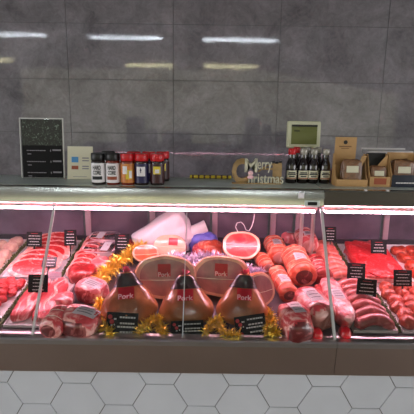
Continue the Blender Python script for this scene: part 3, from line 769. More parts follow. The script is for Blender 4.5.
def slices(x, w, y0, y1, n, what, cat, name, mat, fat, label, group, ry=.055, th=.014, lean=28, jit=.008, pw=.8, seed=0):
    """a shingled row of cut slices leaning on each other, front to back"""
    for i in range(n):
        rnd = random.Random(seed * 100 + i)
        y = y0 + (y1 - y0) * i / max(n - 1, 1)
        o = thing(name, label % ORD[i], cat, deck(x + rnd.uniform(-jit, jit), y, TF), drot(rnd.uniform(-.16, .16)), group)
        bm = bmesh.new(); ln = R(lean)
        xf = Matrix.Translation((0, 0, math.sin(ln) * ry * .94 + th * .30)) @ Matrix.Rotation(ln, 4, 'X')
        blob(bm, w / 2 * rnd.uniform(.92, 1), ry, th / 2, .7, .85, 34, 12, .10, 14, seed * 10 + i, .8, 0, (.28, 1), xf, base0=False)
        z = min(v.co.z for v in bm.verts)
        for v in bm.verts: v.co.z -= z
        link('slice', bm, [mat, fat], o)

# left-hand trays
tray(-1.31, -1.115, 2.20, 2.58, 'white tray of pale pieces at the far left back')
rnd = random.Random(3)
for i, (x, y) in enumerate(((-1.165, 2.27), (-1.165, 2.36), (-1.165, 2.45), (-1.165, 2.53), (-1.25, 2.36), (-1.25, 2.48))):
    o = thing('pale_cutlet', 'pale pink and cream cutlet in the far left tray, %s from the front' % ORD[i], 'meat', deck(x, y, TF), drot(rnd.uniform(-.5, .5)), 'pale cutlets in the far left tray')
    bm = bmesh.new(); blob(bm, .042, .048, .026, .8, .9, 22, 12, .25, 22, i, .6); link('cutlet', bm, 'pale_piece', o)
divider(-1.103, 2.15, 2.58, 'green leafy divider between the pale cutlets and the red steaks')
tray(-1.088, -.778, 2.13, 2.58, 'white tray under the wide red steaks at left')
slices(-.925, .27, 2.19, 2.53, 7, '', 'meat', 'beef_steak', 'steak', 'steak_fat', 'wide red steak in the left steak tray, %s from the front', 'wide red steaks in the left tray', .062, .020, 26, .01, seed=1)
divider(-.766, 2.13, 2.58, 'green leafy divider between the two trays of red steaks')
tray(-.752, -.592, 2.13, 2.58, 'white tray under the narrow red steaks')
slices(-.672, .145, 2.18, 2.54, 8, '', 'meat', 'rump_steak', 'steak', 'steak_fat', 'narrow red steak with white fat edge, %s from the front', 'narrow red steaks left of the plastic tubs', .055, .020, 26, .004, seed=2)
divider(-.582, 2.16, 2.56, 'green leafy divider right of the narrow red steaks')
tray(-1.18, -.915, 1.78, 2.11, 'white tray of diced red meat at the left edge')
o = thing('diced_beef', 'bright red diced meat heaped at the left edge', 'meat', deck(-1.04, 1.95, TF), drot()); o['kind'] = 'stuff'
bm = bmesh.new(); rnd = random.Random(5)
for i in range(60):
    x, y = rnd.uniform(-.10, .10), rnd.uniform(-.13, .13); z = .05 * max(0, 1 - (x / .12) ** 2 - (y / .16) ** 2) * rnd.uniform(.3, 1)
    blob(bm, .022, .020, .016, .6, .6, 12, 8, .2, 40, i, 1, xf=Matrix.Translation((x, y, z)) @ Matrix.Rotation(rnd.uniform(0, 3), 4, 'Z'))
link('dice', bm, 'mince', o)
divider(-.900, 1.73, 2.11, 'green leafy divider between the diced meat and the pork slabs')
tray(-.885, -.675, 1.73, 2.12, 'white tray under the two long pork slabs')
for i, (x, lab) in enumerate(((-.828, 'long pink pork slab with fat streak, beside the green divider'), (-.736, 'long pink pork slab with fat streak, behind the joint of the glass'))):
    o = thing('pork_slab', lab, 'meat', deck(x, 1.925, TF), drot(R(-1)))
    bm = bmesh.new(); blob(bm, .048, .178, .026, .6, .6, 30, 14, .16, 12, i + 4, .8); s_ = link('slab', bm, 'pork_red', o)
    b = bvh_of(s_); bm = bmesh.new()
    pts = []
    for j in range(14):
        y = -.14 + .28 * j / 13; x_ = .012 * math.sin(j * .9 + i * 2) + .008; hit = b.ray_cast(Vector((x_, y, .3)), Vector((0, 0, -1)))
        if hit[0]: pts.append(hit[0] + Vector((0, 0, -.002)))
    tube(bm, pts, [.009 * (.5 + .5 * math.sin(math.pi * (j + .6) / (len(pts) + .2))) for j in range(len(pts))], 10, .5); link('fat_streak', bm, 'steak_fat', o)

# right-hand trays
tray(.628, .788, 2.115, 2.58, 'white tray of thick pale sausages behind the brown ones')
def sausage(i, x, y, w, r, mat, label, group, name='sausage', arch=.018, h0=0, sd=0):
    rnd = random.Random(sd * 50 + i); o = thing(name, label, 'sausage', deck(x, y, TF), drot(rnd.uniform(-.08, .08)), group)
    bm = bmesh.new(); pts = []; rad = []; n = 14
    for j in range(n + 1):
        u = -1 + 2 * j / n; pts.append((u * (w / 2 - r * .3), .022 * (1 - u * u) - .006 + .004 * math.sin(3 * u + i), r + arch * (1 - u * u) + h0)); rad.append(r * (max(.02, 1 - abs(u) ** 7)) ** .5 * (1 + .05 * math.sin(5 * u + i)))
    tube(bm, pts, rad, 14, .95, wob=.10, seed=i); 
    z = min(v.co.z for v in bm.verts)
    for v in bm.verts: v.co.z -= z - 0 
    link('casing', bm, mat, o)
for i in range(7):
    sausage(i, .708, 2.16 + i * .058, .140, .029, 'sausage_pale', 'thick pale orange sausage in the narrow back tray, %s from the front' % ORD[i], 'thick pale sausages in the narrow back tray', 'thick_sausage', .012, 0, 1)
divider(.622, 1.76, 2.56, 'green leafy divider left of the sausage trays')
tray(.648, .842, 1.725, 2.095, 'clear-edged white tray of brown sausages at front right')
for i in range(7):
    sausage(i, .745, 1.750 + i * .052, .190, .029, 'sausage', 'pinkish brown sausage in the front right tray, %s from the front' % ORD[i], 'brown sausages in the front right tray', 'sausage', .030, 0, 2)
divider(.853, 1.73, 2.10, 'green leafy divider between the brown sausages and the rissoles')
tray(.864, 1.10, 1.725, 2.10, 'white tray of orange rissoles at the right edge')
k_ = 0
for r_ in range(6):
    for c_ in range(3):
        x = .903 + c_ * .070 + (.012 if r_ % 2 else 0); y = 1.775 + r_ * .056
        o = thing('rissole', 'orange red rissole at the right edge, %s in the %s row from the front' % (('left', 'second', 'third')[c_], ORD[r_]), 'rissole', deck(x, y, TF), drot(r_ + c_), 'orange rissoles in the right tray')
        bm = bmesh.new(); blob(bm, .037, .034, .031, .9, .95, 22, 12, .16, 30, r_ * 3 + c_, .7); link('patty', bm, 'rissole', o)
divider(.800, 2.13, 2.58, 'green leafy divider between the pale sausages and the red mince')
tray(.814, 1.066, 2.115, 2.58, 'white tray holding the red mince')
o = thing('minced_beef', 'large bright red mound of mince behind the brown sausages', 'mince', deck(.94, 2.345, TF), drot()); o['kind'] = 'stuff'
bm = bmesh.new(); blob(bm, .118, .20, .046, .55, .5, 56, 24, .16, 24, 2, .5); link('mince', bm, 'mince', o)
o = thing('sliced_beef', 'thick red slice lying in front of the mince', 'meat', deck(.94, 2.155, TF), drot())
bm = bmesh.new(); blob(bm, .110, .030, .030, .7, .7, 30, 12, .14, 18, 6, .7, rim=(.10, 1)); link('slice', bm, ['steak', 'steak_fat'], o)
divider(1.078, 2.13, 2.58, 'green leafy divider right of the red mince')
tray(1.090, 1.30, 2.115, 2.58, 'white tray of orange red pieces at the right back')
for i, (x, y) in enumerate(((1.15, 2.20), (1.15, 2.29), (1.15, 2.38), (1.15, 2.47), (1.24, 2.25), (1.24, 2.36), (1.24, 2.47))):
    o = thing('marinated_piece', 'marinated piece in the right back tray, %s from the front %s' % ((ORD[i], 'beside the divider') if i < 4 else (ORD[i - 4], 'in the outer column')), 'meat', deck(x, y, TF), drot(i))
    bm = bmesh.new(); blob(bm, .046, .042, .032, .8, .9, 22, 12, .25, 20, i, .6); link('chunk', bm, 'marinade', o)

# ------------------------------------------------------------------ wrapped packs and roasts in the middle
def pack(cx, cy, w, d, h, mat, label, name='wrapped_pork', rz=0, lab=None, e=.62, seed=0, amp=.12, lift=0, cut=None, strip=None, cat='meat'):
    q = on_deck(cx, cy, h / 2 + lift); o = thing(name, label, cat, q + DN * lift, drot(rz))
    bm = bmesh.new(); blob(bm, w / 2, d / 2, h / 1.7, e, .7, 36, 18, amp, 14, seed, .7)
    z = max(v.co.z for v in bm.verts)
    for v in bm.verts: v.co.z *= h / z
    mats = [mat]
    if cut:
        mats.append(cut)
        bm.normal_update()
        for f in bm.faces:
            if f.calc_center_median().y < -d / 2 * .80: f.material_index = 1
    s_ = link('meat', bm, mats, o); b = bvh_of(s_)
    if lab:
        lx, ly, lw, lh = lab; nrm = Matrix.Rotation(R(14), 3, 'X')
        u = Vector((1, 0, 0)); v = nrm @ Vector((0, 1, 0))
        st = decal('sticker', b, (lx, ly, h * .6), u, v, lw, lh, 'paper', o)
        if st:
            bt = bvh_of(s_); bm = bmesh.new()
            for i in range(3):
                tb = decal('print', b, (lx, ly + (i - 1) * lh * .24, h * .6), u, v, lw * .7, lh * .06, 'ink_grey', st, 5, 1, .0028)
            bm.free()
    return o
def roast(cx, cy, L, r, mat, cut, label, rz=0, lab=None, name='rolled_roast', seed=0, rings=5, lift=0, groove=.05, cat='roast'):
    q = on_deck(cx, cy, r + lift); o = thing(name, label, cat, q + DN * lift, drot(rz))
    bm = bmesh.new(); n = 44; pts = []; rad = []
    for j in range(n + 1):
        u = j / n; pts.append((0, -L / 2 + L * u, r * .92))
        e = min(u, 1 - u) * L; rr = r * (1 if e > r * .45 else math.sqrt(max(.0, 1 - (1 - e / (r * .45)) ** 2)) * .35 + .65)
        rad.append(rr * (1 - groove * (.5 + .5 * math.cos(2 * math.pi * rings * u)) ** 4))
    tube(bm, pts, rad, 30, .92, 0, 1, wob=.12, seed=seed)
    z = min(v.co.z for v in bm.verts)
    for v in bm.verts: v.co.z = max(v.co.z - z, .0) if v.co.z - z > r * .12 else 0
    s_ = link('roast_body', bm, [mat, cut], o); b = bvh_of(s_)
    bm = bmesh.new()
    for j in range(1, rings):
        y = -L / 2 + L * j / rings; ring = []
        for k in range(26):
            a = 2 * math.pi * k / 26; c0 = Vector((0, y, r)); d = Vector((math.cos(a), 0, math.sin(a))); hit = b.ray_cast(c0, d)
            ring.append((hit[0] if hit[0] else c0 + d * r * .95) + d * .0004)
        tube(bm, ring + [ring[0]], .0011, 5, up=Vector((0, 1, 0.01)))
    link('string', bm, 'paper_cream', o)
    if lab:
        ly, lw, lh = lab; v = Vector((0, 1, 0)); u = Vector((1, 0, 0)); n_ = Matrix.Rotation(R(12), 3, 'X')
        st = decal('sticker', b, (0, ly, r * 1.5), u, n_ @ v, lw, lh, 'paper', o)
        if st:
            for i in range(3): decal('print', b, (0, ly + (i - 1) * lh * .24, r * 1.5), u, n_ @ v, lw * .65, lh * .06, 'ink_grey', st, 5, 1, .0028)
    return o
# left cluster
pack(83, 273, .145, .13, .075, 'roast_red', 'wrapped dark red joint in front of the narrow red steaks', 'wrapped_beef', R(8), seed=11)
pack(91.5, 289, .155, .135, .085, 'roast_pale', 'wrapped pale pork joint with white sticker beside the gold tinsel', 'wrapped_pork', R(-28), (.015, .0, .085, .055), seed=12, cut='roast_red')
pack(63.5, 300, .095, .10, .06, 'roast_pale', 'small wrapped pink piece between the pork slab and the stickered joints', 'wrapped_pork', R(10), seed=13)
roast(56.5, 321, .14, .052, 'roast', 'cut_dark', 'round wrapped roast with dark cut end at the lower left glass', R(-10), seed=14, rings=3)
pack(79, 320, .185, .15, .095, 'roast', 'large wrapped pork joint with white sticker at lower left by the glass', 'wrapped_pork', R(-14), (.03, .025, .095, .07), seed=15, cut='cut_dark')
pack(101, 264, .11, .11, .065, 'roast_pale', 'wrapped pink piece between the plastic tub and the gold tinsel', 'wrapped_pork', R(20), seed=16)
# right cluster
roast(298, 264, .27, .073, 'roast_orange', 'cut_dark', 'big orange pink roast with sticker, dark cut end facing the glass', R(3), (-.02, .062, .07), seed=21, rings=6)
roast(276, 249, .20, .062, 'roast_orange', 'cut_pale', 'orange rolled roast with sticker, left of the big roast', R(4), (-.01, .05, .06), seed=22)
roast(306, 240, .16, .066, 'roast', 'cut_pale', 'pale rolled roast with sticker at the back, right of the big roast', R(0), (-.02, .05, .05), seed=23)
roast(282.5, 282, .24, .048, 'roast_orange', 'cut_dark', 'narrow orange roll with sticker and ringed casing in front of the left roasts', R(8), (-.02, .05, .065), seed=24, rings=4, groove=.10)
roast(319, 268, .20, .052, 'roast_red', 'roast_red', 'dark red netted roll right of the big roast', R(2), seed=25, rings=5, groove=.12)
pack(313, 306, .145, .23, .12, 'roast', 'wrapped pink joint with large sticker left of the grey glass joint', 'wrapped_pork', R(14), (0, .02, .065, .10), seed=26, cut='cut_pale')
pack(295, 319.5, .135, .20, .11, 'roast', 'wrapped pink joint with sticker nearest the glass, right of the front hams', 'wrapped_pork', R(12), (.012, .03, .055, .09), seed=27, cut='cut_dark')
pack(336, 300, .10, .36, .085, 'roast_pale', 'long pale wrapped loin with sticker beside the green divider', 'wrapped_loin', R(2), (0, 0, .055, .085), seed=28)
pack(317, 333, .046, .06, .045, 'red_wrap', 'small bright red wrapped roll end left of the glass joint', 'red_roll', 0, seed=29, e=.9)
pack(345, 332, .050, .06, .05, 'red_wrap', 'small bright red wrapped roll end right of the glass joint', 'red_roll', 0, seed=30, e=.9)
pack(211.5, 247, .14, .12, .09, 'roast_orange', 'pinkish orange lumpy joint at the back centre below the blue bag', 'wrapped_pork', 0, seed=31, amp=.3)
pack(133, 245, .10, .09, .06, 'roast_red', 'red wrapped piece under the white bag, behind the gold tinsel', 'wrapped_pork', R(20), seed=32, amp=.3)

roast(264, 262, .13, .042, 'roast_orange', 'cut_pale', 'short orange roll left of the ringed roll, behind the small ham', R(14), seed=41, rings=3)
pack(291, 236, .13, .10, .07, 'roast_pale', 'pale wrapped piece with sticker at the very back above the roasts', 'wrapped_pork', R(-6), (0, 0, .06, .04), seed=42)
pack(322, 293, .07, .12, .06, 'roast_red', 'dark red wrapped piece squeezed between the right joint and the pale loin', 'wrapped_beef', R(5), seed=43)
pack(200, 251, .10, .09, .07, 'roast', 'pink wrapped lump between the labelled back ham and the orange joint', 'wrapped_pork', R(-12), seed=44, amp=.25)

# clear tubs of marinated meat
def tub(cx, cy, w, d, h, rz, label, content='marinade'):
    q = on_deck(cx, cy, h / 2); o = thing('plastic_tub', label, 'tub', q, drot(rz)); seg = 40
    bm = bmesh.new(); rings = []
    for sc, z in ((.80, .001), (.84, .003), (1, h - .004), (1.06, h - .002), (1.06, h), (.98, h), (.80, .005)):
        rings.append([bm.verts.new((sc * w / 2 * sgp(math.cos(2 * math.pi * i / seg), .55), sc * d / 2 * sgp(math.sin(2 * math.pi * i / seg), .55), z)) for i in range(seg)])
    for a, b in zip(rings, rings[1:]):
        for i in range(seg): bm.faces.new((a[i], a[(i + 1) % seg], b[(i + 1) % seg], b[i]))
    bm.faces.new(rings[0]); bm.faces.new(rings[-1]); link('tub_shell', bm, 'lamp_body', o)
    bm = bmesh.new(); blob(bm, w * .44, d * .43, h * .55, .5, .6, 36, 14, .25, 30, int(cx), .6); bmesh.ops.translate(bm, verts=bm.verts, vec=(0, 0, .006)); c = link('meat', bm, content, o)
    bm = bmesh.new(); box(bm, w * .24, d * .75, .001, (-w * .14 if 'rear' in label else w * .20, 0, h + .003)); link('sticker', bm, 'paper', o)
    bm = bmesh.new(); box(bm, w * .94, d * .92, .001, (0, 0, h + .0012), bev=.0004); link('film_lid', bm, 'film', o)
tub(100.5, 250.5, .180, .145, .055, R(-4), 'front clear tub of orange marinated meat behind the gold tinsel')
tub(105, 239.5, .170, .12, .055, R(-4), 'rear clear tub of orange marinated meat with white sticker')

# ------------------------------------------------------------------ hams
def half_ham(cx, cy, w, h, d, label, lean=22, rz=0, rind='ham_tan', cutm='ham_cut', lab=True, lx=0, tx='Pork', seed=0, lw=.062, lh=.060, lift=0):
    q = on_deck(cx, cy, h * .48 + lift); rot = Matrix.Rotation(rz, 3, 'Z') @ Matrix.Rotation(R(-lean), 3, 'X')
    o = thing('half_ham', label, 'ham', q + DN * lift, drot(rz))
    W = Matrix.Rotation(R(-lean), 4, 'X')
    seg, n = 44, 12; bm = bmesh.new(); rings = []
    for j in range(n + 1):
        a = j / n * math.pi / 2; sc = max(math.cos(a), .02) ** .75; ring = []
        for i in range(seg):
            t = 2 * math.pi * i / seg
            p = Vector((sc * w / 2 * sgp(math.cos(t), .85), d * math.sin(a), sc * h / 2 * sgp(math.sin(t), .85)))
            p += Vector((p.x, 0, p.z)) * (.06 * noise.noise(p * 12 + Vector((seed, 0, 0))))
            ring.append(p)
        rings.append(ring)
    front = [Vector((p.x * .95, -.010, p.z * .95)) for p in rings[0]]
    low = min((W @ p).z for r_ in rings for p in r_)
    def T(p): q_ = W @ p; return Vector((q_.x, q_.y, max(q_.z - low, 0)))
    V = [[bm.verts.new(T(p)) for p in r_] for r_ in rings]; FV = [bm.verts.new(T(p)) for p in front]
    for a, b in zip([FV] + V, V):
        for i in range(seg): bm.faces.new((a[i], a[(i + 1) % seg], b[(i + 1) % seg], b[i]))
    bm.faces.new(V[-1])
    link('rind', bm, rind, o)
    bm = bmesh.new(); prev = None; rr = []
    for sc in (1, .86, .6, .3): rr.append([bm.verts.new(T(Vector((p.x * .955 * sc, -.010 - .006 * (1 - sc * sc) - .0015 * noise.noise(p * 30 * sc), p.z * .955 * sc)))) for p in rings[0]])
    for k, (a, b) in enumerate(zip(rr, rr[1:])):
        for i in range(seg):
            f = bm.faces.new((a[i], a[(i + 1) % seg], b[(i + 1) % seg], b[i])); f.material_index = 1 if k == 0 else 0
    f = bm.faces.new(rr[-1]); s_ = link('cut_face', bm, [cutm, 'ham_fat'], o); b = bvh_of(s_)
    ux = Vector((1, 0, 0)); vz = (W @ Vector((0, 0, 1))).xyz if len(W @ Vector((0, 0, 1))) == 4 else W @ Vector((0, 0, 1))
    c0 = T(Vector((0, -.016, 0)))
    if lab:
        lc = c0 + vz * h * .17 + ux * lx
        st = decal('red_label', b, lc, ux, vz, lw, lh, 'label_red', o, 6, 6, .002)
        if st and tx: text_on('lettering', tx, b, lc - vz * lh * .32, ux, vz, lw * .92, lh * .38, 'label_pink', st, .0042)
    bm = bmesh.new()
    for zz in (-.01,):
        pts = []
        for j in range(15):
            x = -w * .43 + w * .86 * j / 14; hit = b.ray_cast(c0 + ux * x + vz * zz + Vector((0, -.2, 0)), Vector((0, 1, 0)))
            if hit[0]: pts.append(hit[0] + Vector((0, -.001, .0)))
        if len(pts) > 3: tube(bm, pts, .0013, 5)
    if len(bm.verts): link('bag_seam', bm, 'paper_cream', o)
    else: bm.free()
    return o
half_ham(165.5, 280, .300, .215, .15, 'large bagged half ham with red label, left of the two behind the front hams', 20, R(3), lx=-.005, seed=1)
half_ham(221, 279, .285, .205, .15, 'large bagged half ham with red label, right of the two behind the front hams', 20, R(-4), lx=.0, seed=2)
half_ham(258.5, 293, .165, .165, .13, 'smaller ham with orange rind and plain cut face at the foot of the roasts', 24, R(24), 'ham_orange', 'ham_cut', False, seed=3)
half_ham(241, 251.5, .215, .165, .14, 'orange red ham with small red label near the back below the wire loop', 42, R(0), 'ham_orange', 'ham_red', True, .0, None, 4, .045, .025)
half_ham(170, 250, .19, .125, .12, 'pale ham with pink-red label in front of the white bag', 34, R(-6), 'ham_orange', 'ham_fat', True, .02, None, 5, .052, .042)
half_ham(146, 257, .15, .10, .10, 'low orange ham peeking from behind the left half ham', 34, R(10), 'ham_orange', 'ham_orange', False, seed=6)

def leg_ham(bx, by, tx_, ty_, wpx, label, card_xy, card_w, card_h, card_roll, lab_t=.58, seed=0, card_label=None):
    base = on_deck(bx, by, .0); k = pxm(base); Rb = wpx * k / 2
    B = base + DN * .004 + Vector((0, .060, 0))
    top = on_y(tx_, ty_, base.y + .135)
    o = thing('leg_ham', label, 'ham', base)
    ax = top - B; L = ax.length
    prof = [(0, .50), (.03, .72), (.10, .92), (.20, 1.0), (.32, .99), (.45, .88), (.58, .70), (.70, .52), (.80, .41), (.87, .36), (.92, .33), (.97, .28), (1.0, .20)]
    n = 40; pts = []; rad = []
    for j in range(n + 1):
        u = j / n
        for (a, ra), (b, rb) in zip(prof, prof[1:]):
            if a <= u <= b: s = (u - a) / (b - a); r_ = ra + (rb - ra) * s; break
        pts.append(B - base + ax * u + Vector((0, .02 * math.sin(math.pi * u), 0))); rad.append(Rb * r_)
    for _ in range(6): rad = [rad[0]] + [(rad[j - 1] + 2 * rad[j] + rad[j + 1]) / 4 for j in range(1, n)] + [rad[n]]
    pl = [q for q in pts]
    def body(i0, i1, grow, mat, nm, par, wob=.10):
        bm = bmesh.new(); tube(bm, pl[i0:i1], [r_ * grow for r_ in rad[i0:i1]], 36, .66, wob=wob, seed=seed, up=Vector((1, 0, 0)))
        return bm
    # own surface: ellipse wide in x, shallow in depth
    axn = ax.normalized(); side = Vector((1, 0, 0)); side = (side - axn * side.dot(axn)).normalized(); nrm = side.cross(axn).normalized()  # faces the glass
    if nrm.y > 0: nrm = -nrm
    def surf(i0, i1, grow, seg=36, wob=.08):
        bm = bmesh.new(); rings = []
        for j in range(i0, i1):
            ring = []
            for k2 in range(seg):
                a = 2 * math.pi * k2 / seg; q = pl[j] + side * (rad[j] * grow * math.cos(a)) + nrm * (rad[j] * grow * .64 * math.sin(a))
                q += (q - pl[j]) * (wob * noise.noise(q * 16 + Vector((seed, 0, 0)))); ring.append(q)
            rings.append(ring)
        for ring in rings:
            for i, q in enumerate(ring):
                h_ = (base + q - deck(0, DY0)).dot(DN)
                if h_ < .001: ring[i] = q + DN * (.001 - h_)
                gq = (base + q - GB).dot(gn)
                if gq > -.010: ring[i] = ring[i] - gn * (gq + .010)
        V = [[bm.verts.new(q) for q in ring] for ring in rings]
        for a, b in zip(V, V[1:]):
            for i in range(seg): bm.faces.new((a[i], a[(i + 1) % seg], b[(i + 1) % seg], b[i]))
        bm.faces.new(V[0]); bm.faces.new(V[-1]); return bm
    body_ = link('ham_body', surf(0, 41, 1.0), 'ham_rind', o); b = bvh_of(body_)
    link('dark_rind', surf(28, 40, 1.06, wob=.12), 'ham_neck', o)
    bm = bmesh.new(); rnd = random.Random(seed); tp = pl[-1]
    for i in range(22):
        a = rnd.uniform(0, 6.28); e = rnd.uniform(.2, 1.3); d = (side * math.cos(a) * math.cos(e) + nrm * math.sin(a) * math.cos(e) + axn * math.sin(e)) * rnd.uniform(.018, .036)
        s = d.cross(axn + side * .1).normalized() * .008; q = tp - axn * .006
        v0 = [bm.verts.new(q - s * .5), bm.verts.new(q + s * .5), bm.verts.new(q + d + s), bm.verts.new(q + d - s + nrm * .004)]; bm.faces.new(v0)
    bmesh.ops.solidify(bm, geom=bm.faces[:], thickness=.001); link('bag_tuft', bm, 'tuft', o, False)
    st = decal('red_label', b, pl[int(40 * lab_t)], side, axn, Rb * .56, L * .22, 'label_red', o, 6, 6, .003)
    if st: text_on('lettering', 'Pork', b, pl[int(40 * lab_t)] - axn * L * .055, side, axn, Rb * .54, L * .095, 'label_pink', st, .006)
    # black festive card tied on the bag
    cw, ch = card_w * k, card_h * k
    cpt = None
    d = ray(*card_xy).normalized(); hit = b.ray_cast(CAM - base, d)
    c = hit[0] if hit[0] is not None else (on_y(*card_xy, base.y - .05) - base)
    rm = Matrix.Rotation(R(card_roll), 3, 'Y')
    tilt = Matrix.Rotation(R(-24), 3, 'X'); mm = tilt @ rm
    nv = mm @ Vector((0, -1, 0)); 
    # move forward until no part of the card is inside the ham, but stay behind the glass
    f = 0
    for ix in range(-4, 5):
        for iz in range(-3, 4):
            g = c + mm @ Vector((ix / 8 * cw, 0, iz / 6 * ch)); hh = b.ray_cast(g + nv * .2, -nv)
            if hh[0] is not None: f = max(f, (hh[0] - g).dot(nv))
    c = c + nv * (f + .002)
    g = max(((base + c + mm @ Vector((sx * cw / 2, 0, sz * ch / 2))) - GB).dot(gn) for sx in (-1, 1) for sz in (-1, 1)) + .009
    if g > 0: c = c - gn * g
    X4 = Matrix.Translation(c) @ mm.to_4x4()
    def cardbox(bm, sx, sy, sz, p): 
        for v in box(bm, sx, sy, sz, p): v.co = X4 @ v.co
    bm = bmesh.new(); cardbox(bm, cw, .0022, ch, (0, 0, 0)); cd_ = link('card', bm, 'card_black', o)
    bm = bmesh.new(); rnd = random.Random(seed + 9)
    for zf, x0_, x1_ in ((.30, -.10, .42), (.05, -.08, .40), (-.10, -.16, .42), (-.32, -.06, .36), (.22, -.28, -.18), (-.05, -.36, -.30), (-.02, -.26, -.22)):
        x = x0_
        while x < x1_ - .01:
            l = min(rnd.uniform(.06, .12), x1_ - x); cardbox(bm, l * cw * .8, .0006, ch * .07, ((x + l / 2) * cw, -.0015, zf * ch)); x += l
    link('lettering', bm, 'ink_white', cd_, False)
    bm = bmesh.new()
    for fx, fz_ in ((-.40, .30), (-.33, .10), (-.33, -.36)):
        lathe_p = []
        vs = []
        for i in range(12):
            a = i * math.pi / 6; vs.append(bm.verts.new(X4 @ Vector((fx * cw + ch * .10 * math.cos(a), -.0017, fz_ * ch + ch * .10 * math.sin(a)))))
        bm.faces.new(vs)
    link('bauble_print', bm, 'ink_red', cd_, False)
    return o
leg_ham(127.5, 331, 126, 272, 59, 'bagged whole leg ham, leftmost of the three nearest the glass', (123, 324), 31, 23, 2, seed=1)
leg_ham(186, 332, 185, 275, 58, 'bagged whole leg ham, middle of the three nearest the glass', (187, 328), 32, 17, -3, seed=2)
leg_ham(243, 332, 245, 274, 54, 'bagged whole leg ham, rightmost of the three nearest the glass', (250, 325), 31, 20, -9, seed=3)

# ------------------------------------------------------------------ tinsel
def tinsel(pts, r, n, mat, label, name='tinsel_garland', seed=0, h=.0):
    q = [on_deck(px, py, hh) + DN * hh for px, py, hh in pts]
    base = on_deck(*pts[0][:2], pts[0][2]); o = thing(name, label, 'tinsel', base)
    P = [p - base for p in q]; rnd = random.Random(seed); bm = bmesh.new()
    tube(bm, P, .0012, 5)
    link('cord', bm, mat, o)
    bm = bmesh.new(); seg = [(P[i + 1] - P[i]).length for i in range(len(P) - 1)]; tot = sum(seg)
    for i in range(n):
        s = rnd.uniform(0, tot); j = 0
        while j < len(seg) - 1 and s > seg[j]: s -= seg[j]; j += 1
        c = P[j].lerp(P[j + 1], min(s / seg[j], 1))
        d = Vector((rnd.gauss(0, 1), rnd.gauss(0, 1), rnd.gauss(0, 1))).normalized() * rnd.uniform(.5, 1) * r
        w = d.cross(Vector((rnd.gauss(0, 1), rnd.gauss(0, 1), rnd.gauss(0, 1)))).normalized() * .0023
        m = c + d * .55 + Vector((0, 0, r * .08)); e = c + d
        gl = (base + e - GB).dot(gn)
        if gl > -.009: e -= gn * (gl + .009)
        hd = (base + e - deck(0, DY0)).dot(DN)
        if hd < .001: e += DN * (.001 - hd)
        a, b_, c2, d2 = bm.verts.new(c - w), bm.verts.new(c + w), bm.verts.new(m + w), bm.verts.new(m - w); f_ = bm.verts.new(e)
        bm.faces.new((a, b_, c2, d2)); bm.faces.new((d2, c2, f_))
    link('strands', bm, mat, o, False)
tinsel([(97, 284, .04), (104, 274, .05), (112, 268, .06), (119, 262, .06), (127, 257, .06), (135, 250, .06), (143, 247, .06)], .068, 1250, 'gold', 'fluffy gold tinsel between the plastic tubs and the left half ham', seed=1)
tinsel([(100, 300, .03), (98, 312, .03), (103, 326, .02), (112, 335, .015)], .045, 600, 'gold', 'gold tinsel down the left side of the leftmost leg ham', seed=2)
tinsel([(138, 334, .012), (150, 322, .03), (156, 318, .03), (164, 334, .012)], .045, 600, 'gold', 'gold tinsel between the leftmost and middle leg hams', seed=3)
tinsel([(206, 334, .012), (213, 322, .03), (217, 320, .03), (224, 335, .012), (240, 336, .010)], .045, 650, 'gold', 'gold tinsel between the middle and rightmost leg hams', seed=4)
tinsel([(266, 312, .035), (271, 322, .03), (268, 332, .02), (277, 334, .02)], .05, 800, 'gold', 'gold tinsel right of the rightmost leg ham', seed=5)
tinsel([(166, 262, .10), (178, 258, .11), (190, 262, .11), (200, 258, .10), (210, 258, .09), (222, 262, .08), (232, 266, .08)], .062, 1400, 'silver', 'silver tinsel heaped across the tops of the half hams', seed=6)
tinsel([(238, 270, .07), (247, 270, .07), (256, 275, .06), (262, 272, .06)], .052, 800, 'silver', 'silver tinsel between the red ham and the narrow orange roll', seed=7)

# ------------------------------------------------------------------ things at the back of the case
bx = on_y(166, 226, 2.50); q = deck(bx.x, 2.50); o = thing('plastic_bag', 'big white plastic bag at the back of the case, centre left', 'bag', q, drot(R(4)))
bm = bmesh.new(); blob(bm, .19, .085, .19, .95, .85, 48, 24, .16, 7, 4, .6)
zm = max(v.co.z for v in bm.verts)
for v in bm.verts:
    f = max(v.co.z / zm - .35, 0) / .65; v.co.x = v.co.x * (1 - .62 * f) + .075 * f
    v.co.z *= .265 / zm
link('bag_body', bm, 'bag_white', o)
bx = on_y(203, 238, 2.50); q = deck(bx.x, 2.50); o = thing('blue_bag', 'small folded blue bag under the white paper roll', 'bag', q, drot())
bm = bmesh.new(); blob(bm, .085, .06, .08, .8, .8, 26, 12, .2, 14, 3, .7)
zb_ = max(v.co.z for v in bm.verts)
for v in bm.verts: v.co.z *= .115 / zb_
link('bag_body', bm, 'blue', o)
a = on_y(176, 238, 2.47); b = on_y(206, 226, 2.50); q = (a + b) / 2; q = deck(q.x, q.y, .115); o = thing('paper_roll', 'white paper roll lying slantwise on the blue bag', 'roll', q)
a -= q; b -= q; bm = bmesh.new(); tube(bm, [a, a.lerp(b, .5), b], [.030, .034, .038], 18); link('roll', bm, 'paper', o)
bm = bmesh.new(); tube(bm, [a.lerp(b, .9), b + (b - a) * .008], [.014, .014], 12); link('core', bm, 'ink_grey', o)
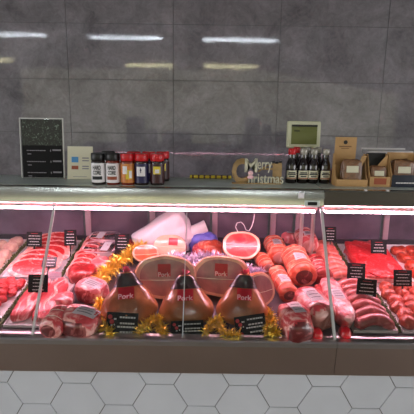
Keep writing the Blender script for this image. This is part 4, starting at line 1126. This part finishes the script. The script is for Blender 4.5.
q = on_deck(246, 236, .05); o = thing('wire_loop', 'white wire loop hanging under the canopy at the back', 'cable', q)
pts = []
for px, py in ((238, 232), (235.5, 227), (237, 223), (241, 222), (244, 225), (246, 230), (249, 231), (252, 226), (254, 219), (254.5, 212), (254.8, 205), (254.8, 200)):
    pts.append(on_y(px, py, min(q.y, 2.32)) - q)
bm = bmesh.new(); tube(bm, pts, .0022, 7, up=Vector((0, 1, .05))); link('cable', bm, 'wire', o)

# ------------------------------------------------------------------ price tickets
ticket(32, 248, 15.5, 15, 'black price ticket standing behind the wide red steaks', .075)
ticket(69, 247, 12, 16, 'black price ticket standing in the narrow red steaks', .075, rz=R(6))
ticket(121, 251, 14.5, 16, 'black price ticket standing by the plastic tubs', .065)
ticket(36, 294, 20, 18, 'black price ticket standing behind the pork slabs', .055)
ticket(44, 268, 15, 11, 'small faded purple ticket leaning on the wide red steaks', .075, 'dark_frame', 0, -40, 3)
ticket(52, 281, 14, 8, 'pale lilac ticket lying at the front of the narrow red steaks', .045, 'rear_stile', 0, -30, 3, txt='ink_grey')
ticket(332, 243, 12, 15, 'dark price ticket at the back of the pale sausages, by the glass joint', .085)
ticket(380.5, 257.5, 16, 16, 'black price ticket standing in the red mince', .062)
ticket(357.5, 281, 18.5, 16, 'black price ticket leaning left above the pale sausages', .075, roll=2)
ticket(367, 299.5, 20, 18.5, 'black price ticket behind the brown sausages, nearest the middle', .065, roll=4)
ticket(405.5, 288.5, 18.5, 16.5, 'black price ticket behind the rissoles at the right edge', .075)
ticket(246, 264, 19, 6, 'low black ticket with white print lying on the orange red ham', .06, rx=-50, rows=2)

# ------------------------------------------------------------------ world, view
w = bpy.data.worlds.new('world'); S.world = w; w.use_nodes = True
bg = w.node_tree.nodes['Background']; bg.inputs[0].default_value = (.8, .85, .9, 1); bg.inputs[1].default_value = .3
vs = S.view_settings; vs.view_transform = 'Standard'; vs.look = 'None'; vs.gamma = 1; vs.exposure = 0.5; vs.use_curve_mapping = False
